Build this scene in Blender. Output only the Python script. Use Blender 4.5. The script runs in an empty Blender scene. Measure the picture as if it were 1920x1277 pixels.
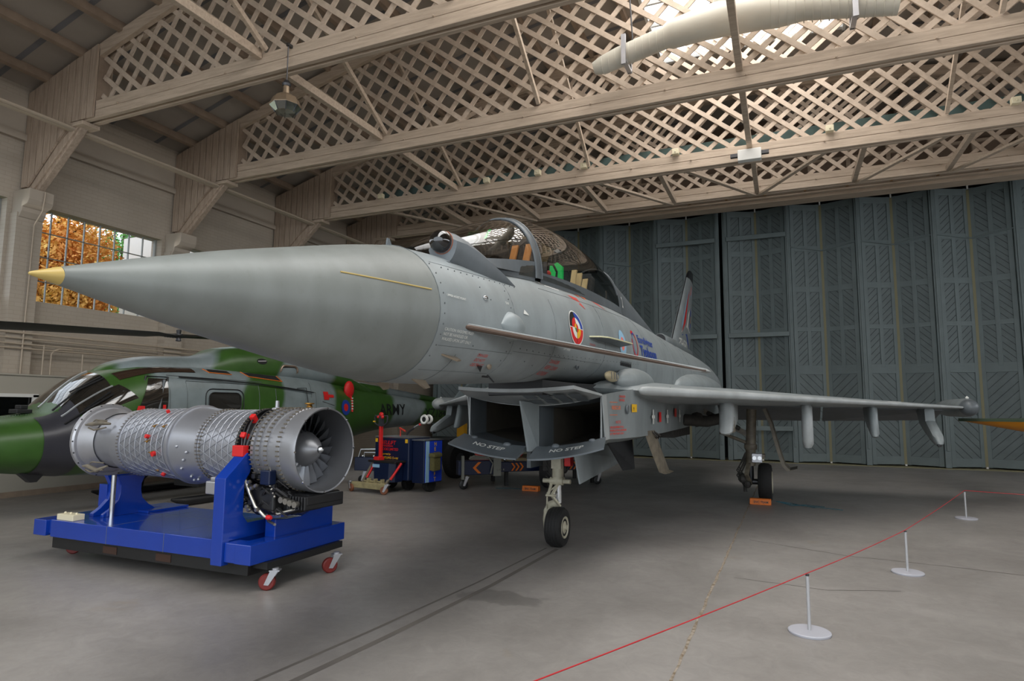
import bpy, math, random
from mathutils import Vector, Matrix
random.seed(7)
C = bpy.context.scene.collection
scn = bpy.context.scene
PI = math.pi
# ------------------------------------------------------------ camera
cam_d = bpy.data.cameras.new('camera'); cam = bpy.data.objects.new('camera', cam_d); C.objects.link(cam)
cam_d.sensor_width = 36.0; cam_d.lens = 22.125; cam_d.clip_start = 0.05; cam_d.clip_end = 400
cam.matrix_world = Matrix(((0.9187921, 0.0358184, 0.3931134, 0), (0.3946744, -0.1017641, -0.9131682, 0),
                           (0.0072966, 0.9941635, -0.1076366, 1.6), (0, 0, 0, 1)))
scn.camera = cam
# ------------------------------------------------------------ world, lights, exposure
w = bpy.data.worlds.new('sky'); scn.world = w; w.use_nodes = True
wn = w.node_tree.nodes; wn.clear()
bg = wn.new('ShaderNodeBackground'); wo = wn.new('ShaderNodeOutputWorld')
bg.inputs[0].default_value = (0.86, 0.93, 1.0, 1); bg.inputs[1].default_value = 2.5
w.node_tree.links.new(bg.outputs[0], wo.inputs[0])
def area(name, loc, rot, sx, sy, power, col):
    d = bpy.data.lights.new(name, 'AREA'); d.shape = 'RECTANGLE'; d.size = sx; d.size_y = sy; d.energy = power; d.color = col
    o = bpy.data.objects.new(name, d); C.objects.link(o); o.location = loc; o.rotation_euler = rot; return o
# daylight through the glazed strip along the crown of the roof, and through the side windows
area('skylight_light', (-0.45, 3.0, 9.5), (0, 0, 0), 3.6, 22, 1230, (1.0, 0.97, 0.925))
area('window_light', (-12.6, 2.0, 4.7), (0, math.radians(-90), 0), 1.2, 16, 45, (1.0, 0.96, 0.9))
area('side_window_light', (11.7, 6.0, 4.7), (0, math.radians(90), 0), 1.6, 22, 330, (0.97, 0.98, 1.0))
scn.view_settings.view_transform = 'Standard'; scn.view_settings.look = 'None'
scn.view_settings.exposure = 0.0; scn.view_settings.gamma = 1.0; scn.view_settings.use_curve_mapping = False
# ------------------------------------------------------------ materials
def s2l(c):
    return tuple((x/12.92 if x <= .04045 else ((x+.055)/1.055)**2.4) for x in c)
def hexc(h):
    return s2l(tuple(int(h[i:i+2], 16)/255 for i in (0, 2, 4))) + (1,)
def mat(name, col, rough=.6, metal=0., noise=0., nscale=4., bump=0., bscale=20., emit=0., col2=None, spec=.5, coat=0.):
    m = bpy.data.materials.new(name); m.use_nodes = True
    nt = m.node_tree; b = nt.nodes['Principled BSDF']
    c = hexc(col) if isinstance(col, str) else col
    b.inputs['Base Color'].default_value = c; b.inputs['Roughness'].default_value = rough; b.inputs['Metallic'].default_value = metal
    b.inputs['Specular IOR Level'].default_value = spec; b.inputs['Coat Weight'].default_value = coat
    if noise > 0 or col2:
        tc = nt.nodes.new('ShaderNodeTexCoord'); n = nt.nodes.new('ShaderNodeTexNoise'); n.inputs['Scale'].default_value = nscale; n.inputs['Detail'].default_value = 6
        nt.links.new(tc.outputs['Object'], n.inputs['Vector'])
        r = nt.nodes.new('ShaderNodeValToRGB')
        c2 = hexc(col2) if col2 else tuple(x*(1-noise) for x in c[:3])+(1,)
        r.color_ramp.elements[0].position = .35; r.color_ramp.elements[0].color = c2
        r.color_ramp.elements[1].position = .65; r.color_ramp.elements[1].color = c
        nt.links.new(n.outputs['Fac'], r.inputs[0]); nt.links.new(r.outputs[0], b.inputs['Base Color'])
    else:
        nt.nodes.new('ShaderNodeTexCoord')
    if bump > 0:
        tc = nt.nodes.new('ShaderNodeTexCoord'); n = nt.nodes.new('ShaderNodeTexNoise'); n.inputs['Scale'].default_value = bscale
        bp = nt.nodes.new('ShaderNodeBump'); bp.inputs['Strength'].default_value = bump; bp.inputs['Distance'].default_value = .02
        nt.links.new(tc.outputs['Object'], n.inputs['Vector']); nt.links.new(n.outputs['Fac'], bp.inputs['Height']); nt.links.new(bp.outputs[0], b.inputs['Normal'])
    if emit > 0:
        b.inputs['Emission Color'].default_value = c; b.inputs['Emission Strength'].default_value = emit
    return m
def glass(name, tint, gloss=.12, rough=.02, ior=1.5):
    m = bpy.data.materials.new(name); m.use_nodes = True; nt = m.node_tree; N = nt.nodes; N.clear()
    t = N.new('ShaderNodeBsdfTransparent'); t.inputs[0].default_value = tint
    g = N.new('ShaderNodeBsdfGlossy'); g.inputs['Roughness'].default_value = rough
    lw = N.new('ShaderNodeLayerWeight'); pw = N.new('ShaderNodeMath'); pw.operation = 'POWER'; pw.inputs[1].default_value = 3.2; ms = N.new('ShaderNodeMath'); ms.operation = 'MULTIPLY'; ms.inputs[1].default_value = .75
    ad = N.new('ShaderNodeMath'); ad.operation = 'ADD'; ad.inputs[1].default_value = gloss; ad.use_clamp = True
    mx = N.new('ShaderNodeMixShader'); o = N.new('ShaderNodeOutputMaterial'); L = nt.links
    lw.inputs[0].default_value = .5; L.new(lw.outputs['Facing'], pw.inputs[0]); L.new(pw.outputs[0], ms.inputs[0]); L.new(ms.outputs[0], ad.inputs[0]); L.new(ad.outputs[0], mx.inputs[0]); L.new(t.outputs[0], mx.inputs[1]); L.new(g.outputs[0], mx.inputs[2]); L.new(mx.outputs[0], o.inputs[0])
    return m
M = {}
def wood(name, c1, c2, axis_scale):
    m = mat(name, c1, .7); nt = m.node_tree; b = nt.nodes['Principled BSDF']
    tc = nt.nodes['Texture Coordinate']; mp = nt.nodes.new('ShaderNodeMapping'); mp.inputs['Scale'].default_value = axis_scale
    n = nt.nodes.new('ShaderNodeTexNoise'); n.inputs['Scale'].default_value = 2.2; n.inputs['Detail'].default_value = 8; n.inputs['Roughness'].default_value = .7
    r = nt.nodes.new('ShaderNodeValToRGB'); r.color_ramp.elements[0].position = .36; r.color_ramp.elements[0].color = hexc(c2); r.color_ramp.elements[1].position = .62; r.color_ramp.elements[1].color = hexc(c1)
    L = nt.links; L.new(tc.outputs['Object'], mp.inputs[0]); L.new(mp.outputs[0], n.inputs['Vector']); L.new(n.outputs['Fac'], r.inputs[0]); L.new(r.outputs[0], b.inputs['Base Color'])
    bp = nt.nodes.new('ShaderNodeBump'); bp.inputs['Strength'].default_value = .25; bp.inputs['Distance'].default_value = .01; L.new(n.outputs['Fac'], bp.inputs['Height']); L.new(bp.outputs[0], b.inputs['Normal'])
    return m
M['timber'] = wood('whitewashed_timber', 'bfac98', 'a79582', (.7, 9, 9))
M['timber_v'] = wood('whitewashed_boards', 'b3a08d', '988675', (9, 9, .8))
M['slat'] = wood('whitewashed_slats', 'c6b4a1', 'b2a08e', (3, 3, 3))
M['ceiling'] = mat('ceiling_board', 'a0968b', .8, noise=.12, nscale=1.2)
M['purlin'] = mat('purlin_timber', '93806e', .8, noise=.2, nscale=5)
M['skyglass'] = mat('skylight_glazing', 'eef4fb', .4, emit=2.2)
M['dooredge'] = mat('door_edge_yellow', '7f7a5c', .6)
M['doorgreen'] = mat('door_paint', '707b7b', .55, noise=.12, nscale=2.5, spec=.4)
M['doorboard'] = mat('door_board_paint', '6b7575', .6, noise=.15, nscale=3.5, spec=.4)
M['doorgroove'] = mat('door_groove_paint', '2e3534', .7)
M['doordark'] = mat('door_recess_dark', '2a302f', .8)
M['gable'] = mat('gable_plaster', '7d6b5c', .85, noise=.15, nscale=1.5)
M['white'] = mat('white_paint', 'd8d6d0', .45)
M['postwhite'] = mat('barrier_post_paint', 'a9a9b0', .5)
M['offwhite'] = mat('partition_paint', 'a39d90', .7)
M['pipe'] = mat('conduit_paint', 'ab9c89', .5)
M['duct'] = mat('duct_coating', 'cdc8ba', .45, noise=.05, nscale=3)
M['chrome'] = mat('chrome', 'd0d2d4', .18, metal=1.)
M['steel'] = mat('brushed_steel', 'b2b4b8', .32, metal=.9, noise=.12, nscale=9)
M['alum'] = mat('cast_aluminium', 'b8b8bc', .42, metal=.75, noise=.1, nscale=6)
M['darksteel'] = mat('dark_steel', '4a4a4c', .4, metal=.7)
M['black'] = mat('black_paint', '141414', .5)
M['rubber'] = mat('tyre_rubber', '1b1a19', .8, noise=.3, nscale=20)
M['red'] = mat('red_paint', 'c01818', .45)
M['darkred'] = mat('red_wheel_rubber', '6e1d18', .5)
M['blue'] = mat('blue_gloss_paint', '0c3797', .22, noise=.08, nscale=5, coat=.4)
M['navy'] = mat('navy_gloss_paint', '0c1a38', .3)
M['orange'] = mat('orange_plastic', 'd9701a', .6, noise=.15, nscale=30)
M['yellow'] = mat('yellow_paint', 'd9a21e', .5)
M['cream'] = mat('cream_plastic', 'd8ceb0', .5)
M['brass'] = mat('brass_fitting', 'a37a3a', .4, metal=.8)
M['mesh'] = mat('wire_mesh_strip', '59706c', .7)
# ------------------------------------------------------------ mesh helpers
class MB:
    def __init__(s): s.v = []; s.f = []; s.m = []; s.cur = 0; s.T = Matrix.Identity(4)
    def mt(s, i): s.cur = i; return s
    def add(s, vs, fs):
        n = len(s.v); s.v += [tuple(s.T @ Vector(v)) for v in vs]; s.f += [tuple(n+i for i in f) for f in fs]; s.m += [s.cur]*len(fs); return s
    def box(s, x0, x1, y0, y1, z0, z1):
        return s.add([(x, y, z) for z in (z0, z1) for y in (y0, y1) for x in (x0, x1)], [(0, 2, 3, 1), (4, 5, 7, 6), (0, 1, 5, 4), (2, 6, 7, 3), (0, 4, 6, 2), (1, 3, 7, 5)])
    def bar(s, a, b, w_, h_, up=(0, 0, 1)):
        a = Vector(a); b = Vector(b); d = (b-a).normalized(); u = Vector(up)
        if abs(d.dot(u)) > .99: u = Vector((1, 0, 0))
        sd = d.cross(u).normalized(); u = sd.cross(d).normalized(); sd *= w_/2; u *= h_/2
        vs = [p+i*sd+j*u for p in (a, b) for i, j in ((-1, -1), (1, -1), (1, 1), (-1, 1))]
        return s.add(vs, [(3, 2, 1, 0), (4, 5, 6, 7), (0, 1, 5, 4), (1, 2, 6, 5), (2, 3, 7, 6), (3, 0, 4, 7)])
    def loft(s, rings, cap0=True, cap1=True, closed=True):
        n = len(rings[0]); vs = [p for r in rings for p in r]; fs = []
        for i in range(len(rings)-1):
            for j in range(n if closed else n-1):
                k = (j+1) % n; fs.append((i*n+j, i*n+k, (i+1)*n+k, (i+1)*n+j))
        if cap0: fs.append(tuple(range(n-1, -1, -1)))
        if cap1: fs.append(tuple((len(rings)-1)*n+j for j in range(n)))
        return s.add(vs, fs)
    def tube(s, pts, r, n=8, cap=True):
        pts = [Vector(p) for p in pts]; rings = []; prev = None
        rs = r if isinstance(r, (list, tuple)) else [r]*len(pts)
        for i, p in enumerate(pts):
            d = (pts[min(i+1, len(pts)-1)]-pts[max(i-1, 0)])
            d = d.normalized() if d.length > 1e-9 else Vector((0, 0, 1))
            if prev is None:
                u = Vector((0, 0, 1)) if abs(d.z) < .9 else Vector((1, 0, 0)); u = (u-d*u.dot(d)).normalized()
            else:
                u = (prev-d*prev.dot(d)).normalized()
            prev = u; v = d.cross(u)
            rings.append([p+rs[i]*(math.cos(2*PI*k/n)*u+math.sin(2*PI*k/n)*v) for k in range(n)])
        return s.loft(rings, cap, cap)
    def lathe(s, prof, o=(0, 0, 0), axis='z', n=24, cap=True):
        o = Vector(o); rings = []
        for r, h in prof:
            ring = []
            for k in range(n):
                a = 2*PI*k/n; c, t = max(r, 1e-4)*math.cos(a), max(r, 1e-4)*math.sin(a)
                ring.append(o+Vector({'z': (c, t, h), 'x': (h, c, t), 'y': (t, h, c)}[axis]))
            rings.append(ring)
        return s.loft(rings, cap, cap)
    def prism(s, poly, d):
        d = Vector(d); n = len(poly); vs = [Vector(p) for p in poly]+[Vector(p)+d for p in poly]
        return s.add(vs, [tuple(range(n-1, -1, -1)), tuple(range(n, 2*n))]+[(i, (i+1) % n, n+(i+1) % n, n+i) for i in range(n)])
    def ball(s, o, r, n=12, sc=(1, 1, 1)):
        o = Vector(o); rings = []
        for i in range(n//2+1):
            t = PI*i/(n//2); rr = max(math.sin(t), 1e-3)
            rings.append([o+Vector((r*sc[0]*rr*math.cos(2*PI*k/n), r*sc[1]*rr*math.sin(2*PI*k/n), -r*sc[2]*math.cos(t))) for k in range(n)])
        return s.loft(rings)
    def build(s, name, mats, parent=None, smooth=None, bevel=0., flip=True):
        me = bpy.data.meshes.new(name); me.from_pydata([tuple(v) for v in s.v], [], s.f)
        for m in (mats if isinstance(mats, (list, tuple)) else [mats]): me.materials.append(M[m] if isinstance(m, str) else m)
        for p, i in zip(me.polygons, s.m): p.material_index = i
        if flip:
            import bmesh
            bm = bmesh.new(); bm.from_mesh(me); bmesh.ops.recalc_face_normals(bm, faces=bm.faces); bm.to_mesh(me); bm.free()
        if smooth is not None:
            me.polygons.foreach_set('use_smooth', [True]*len(me.polygons)); me.set_sharp_from_angle(angle=math.radians(smooth))
        o = bpy.data.objects.new(name, me); C.objects.link(o)
        if parent is not None: o.parent = parent
        if bevel > 0:
            b = o.modifiers.new('bevel', 'BEVEL'); b.width = bevel; b.segments = 2; b.limit_method = 'ANGLE'; b.angle_limit = math.radians(40)
        return o
def tag(o, label, cat, group=None, kind=None):
    if label: o['label'] = label
    if cat: o['category'] = cat
    if group: o['group'] = group
    if kind: o['kind'] = kind
    return o
def empty(name, loc=(0, 0, 0), rz=0., label=None, cat=None, group=None, kind=None):
    o = bpy.data.objects.new(name, None); C.objects.link(o); o.location = loc; o.rotation_euler = (0, 0, rz); o.empty_display_size = .2
    return tag(o, label, cat, group, kind)
def struct(name, mb, mats, parent=None, label=None, cat='structure', **k):
    o = mb.build(name, mats, parent, **k)
    if parent is None: o['kind'] = 'structure'; o['label'] = label or name.replace('_', ' '); o['category'] = cat
    return o
def copy_tree(o, parent=None):
    c = o.copy(); C.objects.link(c)
    if parent is not None: c.parent = parent
    for ch in list(o.children): copy_tree(ch, c)
    return c
_tc = {}
def text_geo(txt, size, shear=0., bold=0.):
    """flat triangles of a line of lettering: (verts2d, faces)"""
    k = (txt, size, shear, bold)
    if k in _tc: return _tc[k]
    cu = bpy.data.curves.new('t', 'FONT'); cu.body = txt; cu.size = size; cu.shear = shear; cu.offset = bold; cu.align_x = 'LEFT'; cu.resolution_u = 3
    o = bpy.data.objects.new('t', cu); C.objects.link(o); bpy.context.view_layer.update()
    me = bpy.data.meshes.new_from_object(o.evaluated_get(bpy.context.evaluated_depsgraph_get()))
    r = ([(v.co.x, v.co.y) for v in me.vertices], [tuple(p.vertices) for p in me.polygons])
    bpy.data.objects.remove(o); bpy.data.curves.remove(cu); bpy.data.meshes.remove(me); _tc[k] = r; return r
def lettering(mb, txt, size, fn, shear=0., bold=0., sx=1.):
    """fn(u, v) -> 3d point"""
    vs, fs = text_geo(txt, size, shear, bold); vs = list(vs); mx = .05; st_ = [(f[0], f[i], f[i+1]) for f in fs for i in range(1, len(f)-1)]; fs = []; mid = {}
    def mp_(i, j):
        k = (min(i, j), max(i, j))
        if k not in mid: vs.append(((vs[i][0]+vs[j][0])/2, (vs[i][1]+vs[j][1])/2)); mid[k] = len(vs)-1
        return mid[k]
    while st_:
        t = st_.pop(); L_ = [math.hypot(vs[t[i]][0]-vs[t[(i+1) % 3]][0], vs[t[i]][1]-vs[t[(i+1) % 3]][1]) for i in range(3)]; m = max(L_)
        if m < mx: fs.append(t); continue
        i = L_.index(m); a_, b_, c_ = t[i], t[(i+1) % 3], t[(i+2) % 3]; q = mp_(a_, b_); st_ += [(a_, q, c_), (q, b_, c_)]
    return mb.add([fn(x*sx, y) for x, y in vs], fs)
# ============================================================ SETTING
XL, XR, YB, YF = -12.9, 12.0, -8.0, 21.9
XC = -0.45
def arch(x): return 9.65-.0424*abs(x-XC)**1.6
# ---- floor
def floor_mat():
    m = mat('concrete_floor', '77716b', .5); nt = m.node_tree; N = nt.nodes; L = nt.links; b = N['Principled BSDF']
    tc = N['Texture Coordinate']
    def noise(sc, det=8, dist=0., rough=.6):
        n = N.new('ShaderNodeTexNoise'); n.inputs['Scale'].default_value = sc; n.inputs['Detail'].default_value = det; n.inputs['Distortion'].default_value = dist; n.inputs['Roughness'].default_value = rough
        L.new(tc.outputs['Object'], n.inputs['Vector']); return n
    def ramp(src, a, b_, ca, cb):
        r = N.new('ShaderNodeValToRGB'); r.color_ramp.elements[0].position = a; r.color_ramp.elements[0].color = ca; r.color_ramp.elements[1].position = b_; r.color_ramp.elements[1].color = cb
        L.new(src, r.inputs[0]); return r
    base = ramp(noise(.45, 9, .6).outputs['Fac'], .3, .7, hexc('807b76'), hexc('9a9590'))
    fine = ramp(noise(6, 10, 1.2, .75).outputs['Fac'], .35, .7, (.78, .78, .78, 1), (1.05, 1.05, 1.05, 1))
    mx = N.new('ShaderNodeMixRGB'); mx.blend_type = 'MULTIPLY'; mx.inputs[0].default_value = .8
    L.new(base.outputs[0], mx.inputs[1]); L.new(fine.outputs[0], mx.inputs[2])
    st = ramp(noise(.9, 4, .3).outputs['Fac'], .66, .76, (0, 0, 0, 1), (1, 1, 1, 1))
    mx2 = N.new('ShaderNodeMixRGB'); mx2.inputs[2].default_value = hexc('8a7a60')
    ml = N.new('ShaderNodeMath'); ml.operation = 'MULTIPLY'; ml.inputs[1].default_value = .45
    L.new(st.outputs[0], ml.inputs[0]); L.new(ml.outputs[0], mx2.inputs[0]); L.new(mx.outputs[0], mx2.inputs[1])
    # the damp patch on the floor in front of the nose wheel
    sp = N.new('ShaderNodeVectorMath'); sp.operation = 'DISTANCE'; mp = N.new('ShaderNodeMapping'); mp.inputs['Location'].default_value = (-(-2.45), -(4.75), 0); mp.inputs['Location'].default_value = (2.28*1.0, -5.05*1.9, 0); mp.inputs['Scale'].default_value = (1, 1.9, 1)
    L.new(tc.outputs['Object'], mp.inputs[0]); L.new(mp.outputs[0], sp.inputs[0]); sp.inputs[1].default_value = (0, 0, 0)
    ad = N.new('ShaderNodeMath'); ad.operation = 'ADD'; nz = noise(3, 3); L.new(sp.outputs['Value'], ad.inputs[0]); L.new(nz.outputs['Fac'], ad.inputs[1])
    wet = ramp(ad.outputs[0], .84, .9, (.72, .72, .72, 1), (1, 1, 1, 1))
    mx3 = N.new('ShaderNodeMixRGB'); mx3.blend_type = 'MULTIPLY'; mx3.inputs[0].default_value = 1
    L.new(mx2.outputs[0], mx3.inputs[1]); L.new(wet.outputs[0], mx3.inputs[2]); L.new(mx3.outputs[0], b.inputs['Base Color'])
    rr = ramp(noise(1.3, 6, .5).outputs['Fac'], .3, .7, (.34, .34, .34, 1), (.5, .5, .5, 1)); L.new(rr.outputs[0], b.inputs['Roughness'])
    bp = N.new('ShaderNodeBump'); bp.inputs['Strength'].default_value = .08; bp.inputs['Distance'].default_value = .01; L.new(noise(14, 6).outputs['Fac'], bp.inputs['Height']); L.new(bp.outputs[0], b.inputs['Normal'])
    return m
M['floor'] = floor_mat()
b = MB(); b.box(XL-.3, XR+.3, YB-6, 26, -.2, 0); struct('floor', b, 'floor', label='worn grey concrete hangar floor', cat='floor')
M['joint'] = mat('floor_joint', '6a5a45', .9, noise=.5, nscale=25, col2='9b9184')
M['crack'] = mat('floor_crack', '57524c', .9)
M['tyremark'] = mat('tyre_mark', '5d5853', .7, noise=.3, nscale=2, col2='6e6861')
def floor_strip(pts, w_, mt_, name, lab, jit=0.):
    mb = MB(); P_ = []
    for i in range(len(pts)-1):
        a, c = Vector(pts[i]+(0,)), Vector(pts[i+1]+(0,)); n = max(1, int((c-a).length/.12))
        for k in range(n): P_.append(a.lerp(c, k/n))
    P_.append(Vector(pts[-1]+(0,))); rings = []
    for i, p in enumerate(P_):
        d = (P_[min(i+1, len(P_)-1)]-P_[max(i-1, 0)]).normalized(); s_ = Vector((-d.y, d.x, 0)); j = random.uniform(-jit, jit); ww = w_*random.uniform(.6, 1.4) if jit else w_
        rings.append([p+s_*(ww/2+j)+Vector((0, 0, .0015)), p+s_*(-ww/2+j)+Vector((0, 0, .0015))])
    mb.loft(rings, False, False, closed=False)
    o = mb.build(name, mt_, flip=False); tag(o, lab, 'floor mark', kind='structure'); return o
floor_strip([(-.69, 2.2), (-.60, 12), (-.5, 21)], .022, 'joint', 'trim_1', 'long straight expansion joint in the floor running to the folding doors', .006)
floor_strip([(-.45, 8.55), (.6, 8.1), (1.6, 8.0), (3.2, 7.7)], .012, 'crack', 'trim_2', 'thin crack crossing the floor between the barrier posts', .012)
floor_strip([(-.5, 6.6), (.3, 6.5), (.9, 6.75)], .01, 'crack', 'trim_3', 'short crack in the floor behind the nearest barrier post', .01)
floor_strip([(-2.45, 7.05), (-2.5, 5.4), (-2.62, 3.9), (-2.75, 2.6)], .05, 'tyremark', 'trim_4', 'dark tyre mark on the floor leading to the nose wheel', 0)
floor_strip([(-2.58, 7.05), (-2.66, 5.4), (-2.8, 3.9), (-2.95, 2.6)], .025, 'tyremark', 'trim_5', 'thin tyre mark beside the dark one at the nose wheel', 0)
# ---- left wall: painted brick with windows
def brick_mat(name, c1, c2, c3):
    m = mat(name, c1, .75); nt = m.node_tree; N = nt.nodes; L = nt.links; b = N['Principled BSDF']; tc = N['Texture Coordinate']
    mp = N.new('ShaderNodeMapping'); mp.inputs['Rotation'].default_value = (0, 0, 0)
    sx = N.new('ShaderNodeSeparateXYZ'); cx = N.new('ShaderNodeCombineXYZ'); L.new(tc.outputs['Object'], sx.inputs[0]); L.new(sx.outputs['Y'], cx.inputs['X']); L.new(sx.outputs['Z'], cx.inputs['Y'])
    br = N.new('ShaderNodeTexBrick'); br.inputs['Scale'].default_value = 1; br.inputs['Brick Width'].default_value = .225; br.inputs['Row Height'].default_value = .075; br.inputs['Mortar Size'].default_value = .006; br.inputs['Mortar Smooth'].default_value = .6
    br.inputs['Color1'].default_value = hexc(c1); br.inputs['Color2'].default_value = hexc(c2); br.inputs['Mortar'].default_value = hexc(c3); L.new(cx.outputs[0], br.inputs['Vector'])
    n = N.new('ShaderNodeTexNoise'); n.inputs['Scale'].default_value = 1.3; n.inputs['Detail'].default_value = 6; L.new(tc.outputs['Object'], n.inputs['Vector'])
    r = N.new('ShaderNodeValToRGB'); r.color_ramp.elements[0].color = (.86, .86, .86, 1); r.color_ramp.elements[1].color = (1, 1, 1, 1); r.color_ramp.elements[0].position = .35; L.new(n.outputs['Fac'], r.inputs[0])
    mx = N.new('ShaderNodeMixRGB'); mx.blend_type = 'MULTIPLY'; mx.inputs[0].default_value = 1; L.new(br.outputs['Color'], mx.inputs[1]); L.new(r.outputs[0], mx.inputs[2]); L.new(mx.outputs[0], b.inputs['Base Color'])
    bp = N.new('ShaderNodeBump'); bp.inputs['Strength'].default_value = .15; bp.inputs['Distance'].default_value = .005; bp.invert = True; L.new(br.outputs['Fac'], bp.inputs['Height']); L.new(bp.outputs[0], b.inputs['Normal'])
    return m
M['brick'] = brick_mat('painted_brick_wall', 'b3a798', 'b0a494', 'a79b8b')
M['smoothwall'] = mat('painted_render', 'ab9f90', .75, noise=.06, nscale=2)
TY = [3.77+3.15*k for k in range(-4, 5)]          # truss lines (-8.83 .. 16.37)
piers = [3.77+3.13*k for k in range(-3, 6)]
WZ0, WZ1 = 3.55, 5.37
b = MB()
b.box(XL-.34, XL, YB, 26, 0, WZ0); b.box(XL-.34, XL, YB, 26, WZ1, 7.62)
for k in range(len(piers)-1):
    y = piers[k]; b.box(XL-.34, XL, y-.30, y+.26, WZ0, WZ1)
b.box(XL-.34, XL, 19.1, 26, WZ0, WZ1)
struct('wall_left', b, 'brick', label='cream painted brick side wall with windows', cat='wall')
b = MB()                                             # piers under the trusses
for y in piers: b.box(XL, XL+.22, y-.24, y+.20, 0, 5.1)
struct('trim_6', b, 'brick', label='painted brick piers along the side wall below the truss brackets', cat='pier')
b = MB(); b.box(XL-.05, XL+.10, YB, 19, 6.5, 6.62); b.box(XL-.3, XL+.02, YB, 19, 6.62, 7.3); struct('trim_7', b, 'smoothwall', label='painted ledge along the top of the side wall', cat='ledge')
# corbels
for i, y in enumerate(piers):
    if y < 2: continue
    b = MB(); y0, y1 = y-.22, y+.20
    prof = [(XL, 4.95), (XL+.24, 5.02), (XL+.30, 5.12), (XL+.31, 5.2), (XL+.45, 5.24), (XL+.5, 5.32), (XL+.5, 5.52), (XL, 5.52)]
    b.prism([(x, y0, z) for x, z in prof], (0, y1-y0, 0))
    o = b.build('truss_corbel', 'smoothwall', bevel=.01)
    tag(o, ['', '', '', '', 'painted moulded corbel on the side wall left of the autumn tree window', 'painted moulded corbel on the side wall right of the autumn tree window', 'painted moulded corbel under the third plank haunch, above the jet nose', 'painted moulded corbel under the fourth haunch', 'moulded corbel on the far end of the side wall'][i] or 'painted moulded corbel on the side wall nearest the camera', 'corbel', 'corbels')
# windows with slim metal glazing bars
wn_ = 0
M['winbar'] = mat('window_bar_paint', '8a8c88', .5)
GL = glass('window_glass', (.97, .98, 1, 1), .0)
for k in range(len(piers)-1):
    y0, y1 = piers[k]+.26, piers[k+1]-.30
    if y1 < 1 or y0 > 15: continue
    wn_ += 1
    e = empty(f'window_{wn_}', (XL-.2, y0, WZ0), 0, f'metal framed multi-pane window, number {wn_} along the left wall', 'window', kind='structure')
    e['label'] = {2: 'multi-pane metal window cut by the left edge of the photo', 3: 'multi-pane metal window showing autumn trees above the jet nose', 4: 'multi-pane window further along the side wall just above the jet nose'}.get(wn_, e['label'])
    W_, H_ = y1-y0, WZ1-WZ0; b = MB(); n = 8
    for i in range(n+1): b.box(-.02, .02, i*W_/n-.008, i*W_/n+.008, 0, H_)
    for z in (0, .42, .9, 1.38, H_): b.box(-.02, .02, 0, W_, z-.008, z+.008)
    b.box(-.03, .03, 0, .035, 0, H_); b.box(-.03, .03, W_-.035, W_, 0, H_); b.build('window_frame', 'winbar', e)
    b = MB(); b.box(-.004, .004, 0, W_, 0, H_); b.build('window_pane', GL, e)
# trees outside the windows
def leafmat(n, a, c): return mat(n, a, .7, col2=c, nscale=1.5)
M['leaf_or'] = leafmat('autumn_leaves', 'efc266', 'd8883a'); M['leaf_gn'] = leafmat('green_leaves', '6aa84a', '3f7a38'); M['bark'] = mat('bark', '4d3c2c', .9, noise=.3, nscale=8)
def tree(name, loc, h, r, lm, label, n, seed):
    rnd = random.Random(seed); e = empty(name, loc, 0, label, 'tree', 'trees outside the windows')
    b = MB(); b.tube([(0, 0, 0), (.1, 0, h*.5), (0, .1, h*.9)], [.2, .13, .03], 8)
    for k in range(9):
        a = rnd.random()*2*PI; z = h*rnd.uniform(.35, .8); b.tube([(0.05, 0, z), (r*.7*math.cos(a), r*.7*math.sin(a), z+rnd.uniform(.3, 1.2))], [.06, .015], 6)
    b.build('trunk', 'bark', e, smooth=60)
    b = MB(); vs = []; fs = []
    for k in range(n):
        u = rnd.uniform(-1, 1); a = rnd.random()*2*PI; q = rnd.uniform(.45, 1)*r*(1+.25*math.sin(3*a+seed)); s_ = math.sqrt(1-u*u)
        p = Vector((q*s_*math.cos(a), q*s_*math.sin(a), h*.62+u*q*1.15)); t1 = Vector((rnd.uniform(-1, 1), rnd.uniform(-1, 1), rnd.uniform(-1, 1))).normalized(); t2 = t1.orthogonal().normalized()
        L_ = rnd.uniform(.03, .075); vs += [p-t1*L_, p+t2*L_*.45, p+t1*L_, p-t2*L_*.45]; m = len(vs)-4; fs.append((m, m+1, m+2, m+3))
    b.add(vs, fs); b.build('foliage', lm, e, flip=False)
tree('autumn_tree', (-15.6, 9.0, 0), 7.2, 1.45, 'leaf_or', 'orange autumn tree seen through the side window', 34000, 1)
tree('autumn_tree', (-19.0, 9.2, 0), 8.6, 1.8, 'leaf_or', 'golden autumn tree standing behind the orange one', 16000, 2)
tree('green_tree', (-19.4, 13.2, 0), 8.6, 1.9, 'leaf_gn', 'green leafy tree behind the autumn tree outside the window', 14000, 3)
tree('green_tree', (-17.6, 17.4, 0), 7.8, 1.6, 'leaf_gn', 'green leafy tree outside the farther side window', 9000, 4)
M['grass'] = mat('grass', '4d6a35', .9, noise=.3, nscale=3)
b = MB(); b.box(-60, XL-.34, -20, 60, -.25, -.05); struct('floor_outside', b, 'grass', label='grass outside the side windows', cat='ground'); bpy.data.objects['floor_outside'].name = 'trim_8'
# neighbouring pale wall outside
b = MB(); b.box(-17.0, -14.0, 11.65, 11.9, 0, 6.3); struct('wall_outside', b, 'white', label='pale wing of the building seen through the window', cat='wall')
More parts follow.
